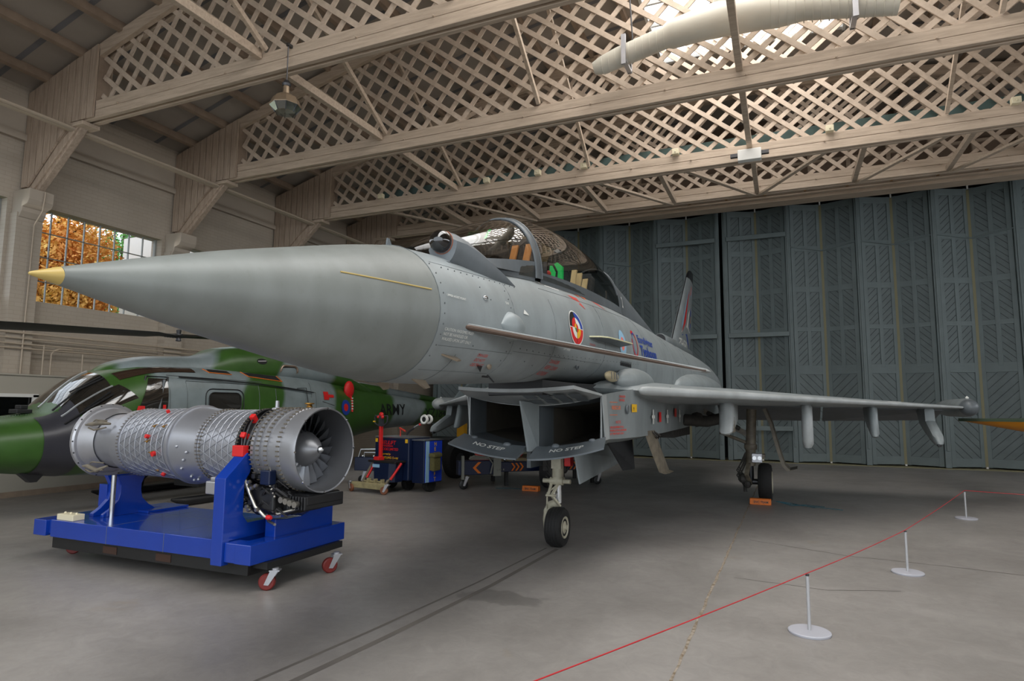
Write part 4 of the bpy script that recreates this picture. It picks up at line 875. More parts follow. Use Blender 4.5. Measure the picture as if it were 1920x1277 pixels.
# ---- fin
def finpt(t, v):  # t chordwise 0..1, v height 0..1
    le = (7.25+3.05*v, 2.85+2.50*v); te = (10.35+1.0*v, 2.85+2.50*v); return le[0]+(te[0]-le[0])*t, le[1]
b = MB(); rings = []; AF = airfoil(10)
for v in (0, .35, .7, .93): rings.append([(t*(.26-.17*v), finpt(u, v)[0], finpt(u, v)[1]) for u, t in AF])
b.loft(rings); fin = b.build('fin', 'jet', jet, smooth=40)
b = MB(); rings = []
for v, k, e in ((.93, 1, 0), (.98, 1, .02), (1.03, .8, .1), (1.06, .4, .3)): rings.append([(t*.09*k, finpt(e+u*(1-e*1.2), v)[0], finpt(u, v)[1]) for u, t in AF])
b.loft(rings); b.build('fin_tip', 'mblack', fin, smooth=40)
b = MB(); pr = []
for v in [k/10 for k in range(10)]+[.93]: y, z = finpt(-.01, v); y2, _ = finpt(.10, v); w_ = .26-.17*v; pr.append([(.022*1+w_*.2, y2, z), (0, y-.01, z), (-(.022+w_*.2), y2, z)])
b.loft(pr, False, False, closed=False); b.build('fin_leading_edge', 'mblack', fin, flip=False)
def fpt(u, v, off=.006):
    t = 5*(.2969*math.sqrt(max(u, 0))-.126*u-.3516*u*u+.2843*u**3-.1036*u**4); y, z = finpt(u, v); return Vector((t*(.26-.17*v)+off, y, z))
def fpoly(pts_, m_, name):
    b = MB(); b.add([fpt(u, v) for u, v in pts_], [tuple(range(len(pts_)))]); b.build(name, m_, fin, flip=False)
fpoly([(.20, .26), (.22, .32), (.30, .72), (.36, .80), (.34, .70), (.33, .38)], 'mbrightred', 'fin_red_stripe')
fpoly([(.14, .30), (.22, .70), (.29, .80), (.24, .66), (.19, .35)], 'mpaleblue', 'fin_pale_stripe')
fpoly([(.17, .255), (.62, .58), (.52, .37), (.80, .32)], 'mwhite', 'fin_arrowhead')
fpoly([(.20, .235), (.52, .275), (.90, .12), (.70, .17)], 'mblue', 'fin_blue_wedge')
b = MB(); lettering(b, 'ZH580', .36, lambda u, v: fpt(.12+u/2.2, .09+v/2.5, .007), bold=.006); b.build('fin_serial', 'mwhite', fin, flip=False)
fpoly([(.68, .60), (.80, .58), (.84, .50), (.84, .40), (.78, .35), (.73, .42)], 'mblue', 'fin_crest'); 
b = MB(); b.add([fpt(u, v, .010) for u, v in [(.75, .52), (.80, .50), (.80, .43), (.75, .43)]], [(0, 1, 2, 3)]); b.build('fin_crest_centre', 'myellow', fin, flip=False)
fpoly([(.52, .76), (.63, .74), (.64, .85), (.55, .87)], 'mpink', 'fin_flash_red'); fpoly([(.64, .74), (.74, .73), (.74, .83), (.65, .85)], 'mpaleblue', 'fin_flash_blue')
b = MB(); b.lathe([(.13, 6.3), (.145, 6.35), (.15, 6.6), (.16, 8), (.12, 10.2), (.03, 10.8)], (0, 0, 3.08), 'y', 20); b.build('fin_base_scoop', 'jet', jet, smooth=50)
b = MB(); b.lathe([(.125, 6.29), (.125, 6.298)], (0, 0, 3.08), 'y', 20); b.build('scoop_opening', 'mblack', jet)
# ---- side markings
def mark(name, m_, poly, par=fus):
    b = MB(); b.add([side(y, z, .005) for y, z in poly], [tuple(range(len(poly)))]); return b.build(name, m_, par, flip=False)
def sector(mb, cy, cz, r0, r1, a0, a1, ky, off):
    n = max(3, int((a1-a0)/12)); vs = []; fs = []
    for k in range(n+1):
        a = math.radians(a0+(a1-a0)*k/n)
        for r in (r0, r1): vs.append(side(cy+r*math.cos(a)*ky, cz+r*math.sin(a), off))
    mb.add(vs, [(2*k, 2*k+1, 2*k+3, 2*k+2) for k in range(n)])
def quad(cy, cz, R, name):
    # four national quadrants: +y is aft (right), -y is forward (left)
    for q, cols in ((90, ('mbrightred', 'mbrightred', 'mblack')), (0, ('mwhite', 'mwhite', 'mblue')), (180, ('mgreen', 'mwhite', 'mbrightred')), (270, ('mbrightred', 'myellow', 'mbrightred'))):
        for (r0, r1), c_ in zip(((.02, .28), (.28, .64), (.64, 1)), cols):
            if q == 90 and r0 < .1: c_ = 'myellow'
            if q == 0 and r0 < .1: c_ = 'mbrightred'
            b = MB(); sector(b, cy, cz, R*r0, R*r1, q+2, q+88, 1.08, .006); b.build(name, c_, fus, flip=False)
    b = MB(); sector(b, cy, cz, R, R*1.07, 0, 360, 1.08, .006); b.build(name, 'mwhite', fus, flip=False)
    b = MB(); b.add([side(cy-1.08*R, cz-.004, .005), side(cy-1.08*R, cz+.004, .005), side(cy+1.08*R, cz+.004, .005), side(cy+1.08*R, cz-.004, .005)], [(0, 1, 2, 3)]); b.build(name, 'mwhite', fus, flip=False)
quad(-1.22, 2.40, .165, 'quartered_roundel')
for r0, r1, c_ in ((0.001, .5, 'mpink'), (.5, 1, 'mpaleblue')):
    b = MB(); sector(b, .42, 2.40, .17*r0, .17*r1, 0, 360, .9, .006); b.build('pale_roundel', c_, fus, flip=False)
b = MB(); sector(b, 1.05, 2.46, .15, .18, -200, 130, .75, .006); b.build('company_ring', 'mbrightred', fus, flip=False)
b = MB(); sector(b, 1.07, 2.46, .135, .155, 60, 250, .72, .007); b.build('company_ring_inner', 'mblue', fus, flip=False)
b = MB(); lettering(b, 'Eurofighter', .15, lambda u, v: side(1.27+u, 2.505+v, .006), bold=.003, sx=1.25); b.build('maker_lettering', 'mblue', fus, flip=False)
b = MB(); lettering(b, 'Typhoon', .19, lambda u, v: side(1.30+u, 2.335+v, .006), bold=.006, sx=1.3); b.build('type_lettering', 'mblue', fus, flip=False)
def tiny(rows, y, z, size, m_, name, sxx=1.2, tilt=0.):
    b = MB()
    for i, r in enumerate(rows): lettering(b, r, size, lambda u, v: side(y+u, z-i*size*1.15+v+tilt*u, .006), sx=sxx)
    b.build(name, m_, fus, flip=False)
tiny(['CAUTION: RADOMES MUST', 'NOT BE HANDLED OR', 'WALKED UPON. LIFT ONLY'], -3.5, 2.12, .028, 'mwhite', 'stencil', 1.0)
tiny(['UPPER HOIST POINT'], -3.49, 2.355, .022, 'mwhite', 'stencil', 1.1)
tiny(['DANGER', 'DO NOT', 'OBSTRUCT'], -2.98, 1.985, .03, 'mred', 'warning_stencil', 1.2)
tiny(['DANGER', 'KEEP CLEAR', 'NO PUSH'], -1.72, 2.02, .045, 'mred', 'warning_stencil', 1.3)
tiny(['NO STEP', 'LIFT HERE'], -1.55, 2.19, .03, 'mwhite', 'stencil', 1.3); tiny(['DANGER'], -.85, 2.265, .032, 'mred', 'warning_stencil', 1.4); tiny(['DANGER'], .35, 2.245, .035, 'mred', 'warning_stencil', 1.4)
tiny(['SW'], -2.68, 2.42, .03, 'mwhite', 'stencil'); mark('white_triangle_mark', 'mwhite', [(-2.4, 2.38), (-2.3, 2.38), (-2.37, 2.42)])
mark('rescue_triangle', 'mred', [(-1.02, 2.78), (-.78, 2.78), (-.72, 2.66)]); mark('rescue_triangle', 'mred', [(-.1, 2.86), (.12, 2.86), (.25, 2.80)])
b = MB()
for y in (-.62, -.42): p = side(y, 2.86, .006); b.add([side(y-.05, 2.84, .007), side(y+.08, 2.84, .007), side(y+.08, 2.865, .007), side(y-.05, 2.865, .007)], [(0, 1, 2, 3)]); b.add([side(y, 2.82, .0075), side(y+.03, 2.82, .0075), side(y+.03, 2.90, .0075), side(y, 2.90, .0075)], [(0, 1, 2, 3)])
b.build('rescue_arrows', 'morange', fus, flip=False)
b = MB(); lettering(b, '2', .13, lambda u, v: hpt(1.62+u*1.0, math.radians(8+v*160), .012), bold=.003); b.build('cockpit_number', 'mwhite', jet, flip=False)
mark('access_step_line', 'mwhite', [(-1.75, 2.86), (-1.70, 2.86), (-1.55, 2.79), (-1.6, 2.79)]); mark('access_step_line', 'mwhite', [(-1.55, 2.78), (-1.53, 2.79), (-1.2, 2.80), (-1.2, 2.79)])
# intake side stencils (flat side of the trunk)
def tx(y):
    T_ = [(-.78, .775), (-.3, .85), (.4, .94), (1.5, .98), (3, 1.02), (5, 1.06)]
    for (a, p), (c, q) in zip(T_, T_[1:]):
        if y <= c: return p+(q-p)*(y-a)/(c-a)+.006
    return 1.07
def tmark(m_, y0, y1, z0, z1, name): b = MB(); b.add([(tx(y0), y0, z0), (tx(y1), y1, z0), (tx(y1), y1, z1), (tx(y0), y0, z1)], [(0, 1, 2, 3)]); b.build(name, m_, jet, flip=False)
def ttxt(rows, y, z, sz, m_, sxx=1.2):
    b = MB()
    for i, r in enumerate(rows): lettering(b, r, sz, lambda u, v: Vector((tx(y+u)+.002, y+u, z-i*sz*1.15+v)), sx=sxx, bold=.001)
    b.build('stencil', m_, jet, flip=False)
ttxt(['RESCUE'], -.55, 1.60, .055, 'morange'); ttxt(['----------'], -.6, 1.665, .05, 'morange'); ttxt(['----------'], -.6, 1.53, .05, 'morange'); ttxt(['DANGER', 'INTAKE'], -.35, 1.73, .035, 'mred')
ttxt(['NOTE'], -.45, 1.45, .04, 'mred'); ttxt(['USE EQUIPMENT PAD', 'WHEN LIFTING AIRFRAME', 'AT THIS POINT ONLY'], -.6, 1.40, .03, 'mred', 1.25)
tmark('myellow', .02, .18, 1.57, 1.66, 'yellow_placard'); ttxt(['!!'], .06, 1.59, .05, 'mblack')
b = MB(); b.lathe([(.05, 0), (.05, .012), (.035, .014)], (tx(-.12)-.002, -.12, 1.60), 'x', 16); b.build('pressure_port', 'jetd', jet)
for y, m_ in ((.85, 'mwhite'), (1.65, 'mwhite'), (2.5, 'mwhite')): tmark(m_, y, y+.05, 1.42, 1.60, 'hoist_mark'); tmark(m_, y-.05, y+.10, 1.49, 1.53, 'hoist_mark')
tmark('mbrightred', 1.18, 1.30, 1.44, 1.57, 'red_hoist_mark'); tmark('mred', 2.15, 2.3, 1.50, 1.62, 'red_hoist_mark')
# ---- nose gear
g = MB(); g.lathe([(.122, -.09), (.16, -.10), (.205, -.09), (.225, -.05), (.227, 0), (.225, .05), (.205, .09), (.16, .10), (.122, .09)], (0, 0, .227), 'x', 36); ng = empty('nose_gear'); ng.parent = jet
g.build('tyre', 'rubber', ng, smooth=40)
g = MB(); g.lathe([(.0, .105), (.03, .12), (.035, .1), (.09, .085), (.115, .10), (.125, .098), (.125, -.09), (.12, -.1), (0, -.1)], (0, 0, .227), 'x', 28); g.build('wheel_hub', 'gearpaint', ng, smooth=30)
g = MB()
for r in (.228,):
    for x in (-.05, -.015, .02, .055): g.lathe([(.2255, x-.004), (.2285, x), (.2255, x+.004)], (0, 0, .227), 'x', 36, cap=False)
g.build('tread_ribs', 'black', ng, smooth=60)
g = MB(); g.tube([(0, .02, 1.25), (0, .02, .72)], .068, 16); g.lathe([(.075, .72), (.085, .74), (.085, .78), (.075, .8)], (0, .02, 0), 'z', 16); g.box(-.06, .06, -.05, .05, .9, 1.1); g.build('shock_strut', 'gearpaint', ng, smooth=40)
g = MB(); g.tube([(0, .02, .72), (0, .03, .50)], .045, 14); g.build('strut_piston', 'chrome', ng, smooth=40)
g = MB(); g.tube([(-.17, -.02, .755), (.17, -.02, .755)], .026, 12); g.tube([(-.08, -.02, .755), (.08, -.02, .755)], .045, 12); g.build('towing_lug', 'gearpaint', ng, smooth=40)
g = MB(); g.bar((.03, -.03, .74), (-.02, -.14, .60), .03, .02); g.bar((-.06, -.03, .74), (-.06, -.14, .60), .03, .02); g.bar((-.02, -.14, .60), (.04, -.02, .47), .035, .02); g.tube([(-.09, -.14, .6), (.03, -.14, .6)], .014, 8); g.tube([(.0, -.05, .7), (-.09, -.1, .62), (-.1, -.08, .5), (-.13, 0, .42)], .01, 6); g.build('torque_link', 'gearpaint', ng)
g = MB(); g.tube([(0, .03, .5), (-.10, .03, .47), (-.145, .02, .40), (-.15, .0, .30), (-.14, 0, .2)], [.05, .045, .035, .03, .03], 10); g.tube([(-.15, 0, .227), (0, 0, .227)], .03, 10); g.build('wheel_fork', 'gearpaint', ng, smooth=50)
g = MB()
for k in range(14): a = .7*k; g.tube([(-.07+.01*(k % 3), .02, 1.2-.05*k), (-.16+.03*(k % 2), .05, 1.1-.03*k), (-.08, .03, .85-.01*k)], .007, 5)
g.build('hydraulic_hoses', 'smoke', ng)
g = MB(); g.box(.09, .17, -.02, .1, .93, 1.05); g.build('red_blanking_cap', 'mbrightred', ng, bevel=.01)
g = MB(); g.box(-.06, .0, -.035, -.03, .95, 1.02); g.box(-.035, .035, -.012, 0.0, .52, .66); g.build('data_plate', 'mwhite', ng)
g = MB(); g.box(-.23, -.09, .1, .35, .85, 1.15); g.tube([(-.18, .1, 1.15), (0, .4, 1.3)], .03, 8); g.build('steering_unit', 'smoke', ng, bevel=.02)
g = MB(); g.prism([(.27, -.22, 1.12), (.27, 1.62, 1.14), (.36, 1.78, .90), (.33, -.20, .755)], (.018, 0, 0)); g.build('nose_gear_door', 'jet', jet, bevel=.004)
g = MB(); g.box(.12, .2, -.1, 1.6, 1.12, 1.2); g.box(-.35, -.3, -.1, 1.6, .9, 1.18); g.build('nose_bay_edge', 'jetd', jet)
g = MB(); g.prism([(.60, .0, 1.22), (.64, 1.0, 1.25), (.76, .62, .88), (.76, .1, .90)], (.02, 0, 0)); g.build('main_bay_front_door', 'mblack', jet)
# ---- main gears
def maingear(s_):
    mg = empty('main_gear'); mg.parent = jet; X = s_*2.05; Y = 5.10; R = .335
    if s_ < 0: R = .335
    g = MB(); g.lathe([(.2, -.10), (.25, -.115), (.30, -.105), (.33, -.06), (.335, 0), (.33, .06), (.30, .105), (.25, .115), (.2, .10)], (X, Y, .335), 'x', 36); g.build('tyre', 'rubber', mg, smooth=40)
    g = MB(); g.lathe([(0, -.09), (.18, -.1), (.19, -.11), (.2, -.1), (.2, .1), (.19, .118), (.18, .1), (.1, .09), (0, .08)], (X, Y, .335), 'x', 24); g.build('wheel_hub', 'gearpaint', mg, smooth=30)
    xs_ = X-s_*.24
    g = MB(); g.tube([(xs_+s_*.05, Y-.02, 1.62), (xs_, Y-.02, .62)], .085, 14); g.lathe([(.1, .9), (.11, .92), (.11, .98), (.1, 1.0)], (xs_+s_*.015, Y-.02, 0), 'z', 14); g.build('shock_strut', 'geardirty', mg, smooth=40)
    g = MB(); g.tube([(xs_, Y-.02, .62), (xs_, Y, .30)], .055, 12); g.tube([(xs_, Y, .335), (X, Y, .335)], .05, 10); g.build('strut_piston', 'darksteel', mg, smooth=40)
    g = MB(); g.bar((xs_-s_*.02, Y-.1, .66), (xs_-s_*.05, Y-.3, .48), .07, .03); g.bar((xs_-s_*.05, Y-.3, .48), (xs_, Y-.08, .3), .06, .03); g.build('torque_link', 'geardirty', mg)
    g = MB()
    for k in range(7): g.tube([(xs_-s_*.07, Y-.12, .85-.03*k), (xs_-s_*(.18+.02*(k % 3)), Y-.18, .6-.03*k), (xs_-s_*.08, Y-.14, .38-.03*k)], .012, 5)
    g.ball((xs_-s_*.12, Y-.14, .40), .09, 10); g.ball((xs_-s_*.05, Y-.16, .3), .07, 8); g.tube([(xs_-s_*.1, Y-.1, .3), (xs_-s_*.09, Y-.1, .16)], .03, 8); g.build('brake_lines', 'smoke', mg)
    g = MB(); g.bar((xs_, Y, 1.15), (xs_-s_*.85, Y-.05, 1.62), .09, .09); g.tube([(xs_, Y, 1.0), (xs_-s_*.5, Y-.1, 1.2)], .03, 8); g.build('side_stay', 'geardirty', mg)
    g = MB(); q = [(X+s_*.02, 1.62), (X+s_*.12, 1.35), (X+s_*.19, 1.05), (X+s_*.24, .85), (X+s_*.30, .64), (X+s_*.38, .55), (X+s_*.50, .58)]
    g.loft([[(x-.02*s_, Y-.12, z), (x+.03*s_, Y-.12, z+.02), (x+.03*s_, Y+.5, z+.02), (x-.02*s_, Y+.5, z)] for x, z in q]); g.build('gear_leg_door', 'geardirty', mg, smooth=30)
    g = MB(); g.box(X-.19, X-.02, Y-.42, Y-.34, .70, .86); ll = g.build('taxi_light', 'alum', mg, bevel=.01)
    g = MB(); g.lathe([(.034, -.43), (.03, -.425)], (X-.145, Y, .78), 'y', 14); g.lathe([(.034, -.43), (.03, -.425)], (X-.06, Y, .78), 'y', 14); g.build('lamp_lens', 'chrome', ll); 
    g = MB(); g.box(X-.06, X+.02, Y-.35, Y-.1, .78, .84); g.build('light_bracket', 'geardirty', mg)
maingear(1); maingear(-1)
g = MB(); g.loft([[(x, y-.1, z), (x+.03, y+.02, z), (x+.04, y+.36, z), (x+.0, y+.36, z)] for x, y, z in ((.90, .70, 1.34), (.93, .92, 1.1), (.96, 1.12, .9), (.97, 1.24, .80), (1.02, 1.34, .77))]); g.build('inner_gear_door', 'geardirty', jet, smooth=30)
g = MB(); g.box(.6, .9, 2.6, 4.2, 1.18, 1.32); g.tube([(.95, 3.0, 1.45), (1.3, 3.4, 1.42), (1.6, 3.9, 1.5)], .09, 10); g.ball((1.15, 3.3, 1.45), .12, 10); g.tube([(1.3, 3.5, 1.55), (1.7, 4.2, 1.3)], .04, 8); g.build('gear_bay_equipment', 'smoke', jet, smooth=50)
g = MB(); g.tube([(.93, .9, 1.33), (.98, 1.0, 1.26), (.93, 1.15, 1.22), (.9, 1.3, 1.3)], .012, 6); g.tube([(.93, 1.0, 1.33), (.99, 1.12, 1.27), (.93, 1.25, 1.22), (.9, 1.4, 1.3)], .012, 6); g.build('bay_hoses', 'smoke', jet)
# ---- wheel chocks and ropes (things of their own)
M['ropeblue'] = mat('blue_rope', '2b5560', .8)
def chock(p, lab, txt):
    e = empty('wheel_chock', p, JR, lab, 'wheel chock', 'orange wheel chocks')
    b = MB(); b.prism([(-.17, -.07, 0), (-.17, .07, 0), (-.17, .05, .10), (-.17, -.05, .10)], (.34, 0, 0)); b.build('chock_block', 'orange', e, bevel=.008)
    b = MB(); lettering(b, txt, .05, lambda u, v: Vector((-.11+u, -.068+.2*v, .03+v)), bold=.001); b.build('chock_lettering', 'mblack', e, flip=False)
JM = Matrix.Translation(JO) @ Matrix.Rotation(JR, 4, 'Z')
W_ = lambda x, y, z=0.: JM @ Vector((x, y, z))
chock(W_(1.98, 4.68), 'orange chock lettered in black in front of the main wheel under the near wing', 'SNC TEAM'); chock(W_(-2.2, 4.5), 'orange chock in front of the main wheel behind the nose gear', 'BAE TEAM')
b = MB()
p0 = W_(2.22, 4.75, .06)
for k, (dx, dy) in enumerate(((.75, .1), (1.0, -.15), (.6, -.05))): b.tube([p0, p0+Vector((.25, .15*k-.1, -.045)), p0+Vector((dx*.6, dy+.05*k, -.045)), p0+Vector((dx, dy-.1, -.045))], .006, 5)
tag(b.build('chock_rope', 'ropeblue'), 'blue-green rope trailing on the floor from the near main wheel chock', 'rope')
b = MB(); p1 = W_(-2.4, 4.5, .02); b.tube([p1, p1+Vector((-.3, .1, -.005)), p1+Vector((-.55, -.05, -.005))], .006, 5); tag(b.build('chock_rope', 'ropeblue'), 'short blue rope by the chock behind the nose gear', 'rope')
# ============================================================ ENGINE ON BLUE STAND
EX, EY, EZ = -5.6, 4.86, 1.205
eng = empty('jet_engine', (EX, EY, EZ), math.radians(-3.2), 'silver jet engine with open fan resting on the blue wheeled stand', 'engine')
def ex(x): return x-EX      # world x -> local
def rad(mb, prof, n=48, cap=False, o=(0, 0, 0)): return mb.lathe([(r, ex(x)) for x, r in prof], o, 'x', n, cap)
M['ductalu'] = mat('duct_aluminium', 'a9abb2', .36, metal=.7, noise=.10, nscale=5)
M['ribs'] = mat('duct_ribs', 'adafb5', .45, metal=.65)
M['bolt'] = mat('bolt_heads', '6e6659', .5, metal=.5)
M['barrel'] = mat('inlet_barrel_shaded', '66676a', .4, metal=.5)  # shade inside the inlet put into a darker metal colour
M['inletalu'] = mat('inlet_aluminium', '9a9b9f', .38, metal=.6, noise=.08, nscale=5)
M['fanblade'] = mat('fan_blade_titanium', '8d9096', .35, metal=.7)
M['steelpipe'] = mat('pipe_steel', 'a9a59c', .3, metal=.9)
M['blackbox'] = mat('gearbox_black', '1d1d1f', .45, noise=.3, nscale=8)
R = .392
b = MB(); rad(b, [(-3.93, .375), (-3.925, .388), (-3.94, R), (-4.0, R), (-4.12, .38), (-4.125, R-.005), (-4.15, R-.005), (-4.155, .375), (-4.27, .37), (-4.275, .385), (-4.30, .385), (-4.305, .366), (-4.37, .362), (-4.375, .378), (-4.40, .378), (-4.405, .358), (-4.45, .355), (-4.455, .375), (-4.49, .375), (-4.495, .34)]); b.build('fan_casing', 'inletalu', eng, smooth=30); b = MB(); rad(b, [(-3.93, .3745), (-4.1, .355), (-4.35, .347)]); b.build('inlet_barrel', 'barrel', eng, smooth=50, flip=False)
b = MB()
for x in (-4.137, -4.287, -4.387, -4.472):
    for k in range(56): a = 2*PI*k/56; b.lathe([(.007, ex(x)-.018), (.007, ex(x)+.018)], (0, (R-.004)*math.cos(a), (R-.004)*math.sin(a)), 'x', 5)
o = b.build('casing_bolts', 'bolt', eng); o['kind'] = 'stuff'
b = MB()
for k in range(8): a = 2*PI*k/8; b.lathe([(.01, ex(-3.93)), (.008, ex(-3.918))], (0, .384*math.cos(a), .384*math.sin(a)), 'x', 6)
b.build('lip_screws', 'chrome', eng)
b = MB(); rad(b, [(-3.96, .0), (-3.97, .018), (-4.0, .03), (-4.001, .026), (-4.03, .06), (-4.09, .12), (-4.16, .16), (-4.22, .18), (-4.30, .184)], cap=True); b.build('spinner', 'inletalu', eng, smooth=50)
b = MB(); rad(b, [(-3.955, 0), (-3.96, .014), (-3.99, .03), (-4.0, .034)], cap=True); b.build('spinner_tip', 'chrome', eng, smooth=50)
fan = empty('fan'); fan.parent = eng
bl = MB(); rings = []
for r, tw, ch in ((.16, 28, .10), (.22, 38, .115), (.28, 48, .13), (.346, 58, .14)):
    t = math.radians(tw); dx, dy = math.cos(t)*ch/2, math.sin(t)*ch/2
    rings.append([(dx, -dy, r), (.006, .008, r), (-dx, dy, r), (-.006, -.0, r)])
bl.loft(rings); first = bl.build('fan_blade', 'fanblade', fan, smooth=40); first.location = (ex(-4.20), 0, 0)
for k in range(1, 22):
    c = first.copy(); C.objects.link(c); c.rotation_euler = (2*PI*k/22, 0, 0)
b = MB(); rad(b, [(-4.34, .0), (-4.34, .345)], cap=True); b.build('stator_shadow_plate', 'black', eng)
# core section under accessories
b = MB(); rad(b, [(-4.49, .33), (-4.66, .335), (-4.665, .38), (-4.69, .38), (-4.692, .375)]); b.build('intermediate_casing', 'blackbox', eng, smooth=30)
b = MB()
for k in range(72): a = 2*PI*k/72; b.lathe([(.006, ex(-4.70)), (.006, ex(-4.655))], (0, .375*math.cos(a), .375*math.sin(a)), 'x', 5)
for x, r in ((-5.245, .367), (-6.49, .367), (-5.20, .367)):
    for k in range(64): a = 2*PI*k/64; b.lathe([(.006, ex(x)-.012), (.006, ex(x)+.012)], (0, r*math.cos(a), r*math.sin(a)), 'x', 5)
o = b.build('flange_bolts', 'bolt', eng); o['kind'] = 'stuff'
b = MB(); rad(b, [(-4.69, .362), (-5.235, .355), (-5.24, .37), (-5.262, .37), (-5.267, .355), (-5.40, .37), (-5.55, .385), (-5.62, .392), (-5.625, .41), (-5.645, .41), (-5.65, .395), (-5.68, .395), (-5.69, .385), (-5.72, .372), (-6.475, .352), (-6.48, .37), (-6.505, .37), (-6.51, .352), (-6.60, .352), (-6.66, .35), (-6.67, .33), (-6.70, .30), (-7.18, .30)]); b.build('bypass_duct', 'ductalu', eng, smooth=30)
b = MB(); rad(b, [(-7.12, .30), (-7.125, .345), (-7.15, .35), (-7.155, .325), (-7.19, .33), (-7.195, .40), (-7.215, .415), (-7.25, .415), (-7.26, .39), (-7.15, .36), (-7.0, .31)]); b.build('rear_mounting_ring', 'alum', eng, smooth=30)
b = MB()
for k in range(20): a = 2*PI*k/20; b.lathe([(.011, ex(-7.21)), (.009, ex(-7.20))], (0, .405*math.cos(a), .405*math.sin(a)), 'x', 6)
for k in range(44): a = 2*PI*k/44; b.lathe([(.005, ex(-7.13)), (.005, ex(-7.115))], (0, .325*math.cos(a), .325*math.sin(a)), 'x', 5)
o = b.build('rear_ring_bolts', 'darksteel', eng); o['kind'] = 'stuff'
# isogrid ribs
def isogrid(x0, x1, r0, r1, ncirc, nlong):
    mb = MB(); rr = lambda x: r0+(r1-r0)*(x-x0)/(x1-x0)+.004
    P_ = lambda x, a: (ex(x), rr(x)*math.cos(a), rr(x)*math.sin(a))
    dx = (x1-x0)/nlong; da = 2*PI/ncirc
    for i in range(nlong+1):
        x = x0+dx*i; mb.tube([P_(x, 2*PI*k/48) for k in range(49)], .003, 4, False)
    for i in range(nlong):
        for k in range(ncirc):
            x = x0+dx*i; o = .5*(i % 2); a0 = (k+o)*da
            mb.tube([P_(x, a0), P_(x+dx, a0+da/2)], .003, 4, False); mb.tube([P_(x, a0), P_(x+dx, a0-da/2)], .003, 4, False)
    return mb
isogrid(-5.22, -4.71, .356, .362, 24, 6).build('isogrid_ribs', 'ribs', eng); isogrid(-6.46, -5.74, .352, .371, 24, 8).build('isogrid_ribs', 'ribs', eng)
# bosses, rivets, red caps on the duct
b = MB()
for x, a in ((-5.42, 200), (-5.50, 215), (-5.45, 232), (-5.5, 245), (-5.4, 240), (-5.5, 180), (-5.36, 188)):
    a = math.radians(a); p = (ex(x), .383*math.cos(a), .383*math.sin(a)); b.ball(p, .016, 8)
o = b.build('duct_bosses', 'ribs', eng, smooth=60); o['kind'] = 'stuff'
b = MB()
for x, a in ((-5.95, 150), (-5.98, 175), (-5.92, 192), (-5.93, 225), (-5.8, 150)): a = math.radians(a); b.ball((ex(x), .372*math.cos(a), .372*math.sin(a)), .012, 8); b.tube([(ex(x-.04), .372*math.cos(a), .372*math.sin(a)), (ex(x+.05), .374*math.cos(a), .374*math.sin(a)+.02)], .005, 5)
b.build('duct_fittings', 'brass', eng)
for x, a, r in ((-5.98, 167, .021), (-5.86, 193, .026), (-5.88, 232, .022), (-5.95, 118, .018)):
    a = math.radians(a); b = MB(); c, s_ = math.cos(a), math.sin(a); b.tube([(ex(x), .362*c, .362*s_), (ex(x), .40*c, .40*s_)], r, 10); b.build('red_protective_cap', 'mbrightred', eng, smooth=40)
for x, a in ((-4.60, 160), (-4.62, 130)):
    a = math.radians(a); b = MB(); c, s_ = math.cos(a), math.sin(a); b.bar((ex(x), .33*c, .33*s_), (ex(x)+.01, .41*c, .41*s_), .05, .05); b.build('red_protective_cap', 'mbrightred', eng, bevel=.008)
b = MB(); b.box(ex(-4.66), ex(-4.52), -.43, -.36, -.06, .04); b.build('red_transit_plate', 'mbrightred', eng, bevel=.006)
# accessory pipes round the intermediate casing
b = MB()
for k, (x0, r) in enumerate(((-4.64, .36), (-4.60, .375), (-4.55, .37), (-4.52, .365))):
    b.tube([(ex(x0-.03*math.sin(j*.5+k)), r*math.cos(math.radians(a)), r*math.sin(math.radians(a))) for j, a in enumerate(range(95, 250, 10))], .009, 6)
b.build('oil_pipes', 'darksteel', eng, smooth=60)
b = MB(); rad(b, [(-4.98, 0)], 4) if False else None
b.lathe([(.04, .36), (.05, .372), (.045, .385), (.02, .39), (.018, .455), (.0, .456)], (ex(-4.55), -.02, 0), 'z', 14); b.build('top_lifting_boss', 'alum', eng, smooth=40)
b = MB(); b.lathe([(.02, .38), (.03, .40), (.02, .42), (.045, .425), (.045, .435), (0, .436)], (ex(-4.2), .05, 0), 'z', 14); b.build('top_pipe_flange', 'brass', eng, smooth=40)
# gearbox and accessories below
b = MB(); b.box(ex(-4.62), ex(-4.14), -.22, .22, -.58, -.36); b.box(ex(-4.5), ex(-4.2), -.34, -.1, -.54, -.33); b.box(ex(-4.22), ex(-3.96), -.16, .26, -.50, -.39); b.ball((ex(-4.45), -.24, -.5), .1, 14); b.ball((ex(-4.3), -.25, -.5), .085, 14); b.lathe([(.09, ex(-4.75)), (.09, ex(-4.6))], (0, -.1, -.46), 'x', 16); b.build('accessory_gearbox', 'blackbox', eng, bevel=.02)
b = MB()
for k in range(4): b.lathe([(.022, -.33), (.028, -.33), (.028, -.29), (.022, -.28)], (ex(-4.13+.055*k), 0, -.43-.01*k), 'y', 12)
for k in range(6): b.ball((ex(-4.28+.02*k), -.35, -.25-.03*k), .014, 8)
b.build('connectors', 'steelpipe', eng, smooth=50)
b = MB(); b.box(ex(-4.10), ex(-3.90), -.24, .22, -.48, -.40)
for k in range(6): b.box(ex(-4.1+.035*k), ex(-4.08+.035*k), -.26, .24, -.52, -.40)
b.build('control_unit', 'blackbox', eng, bevel=.012)
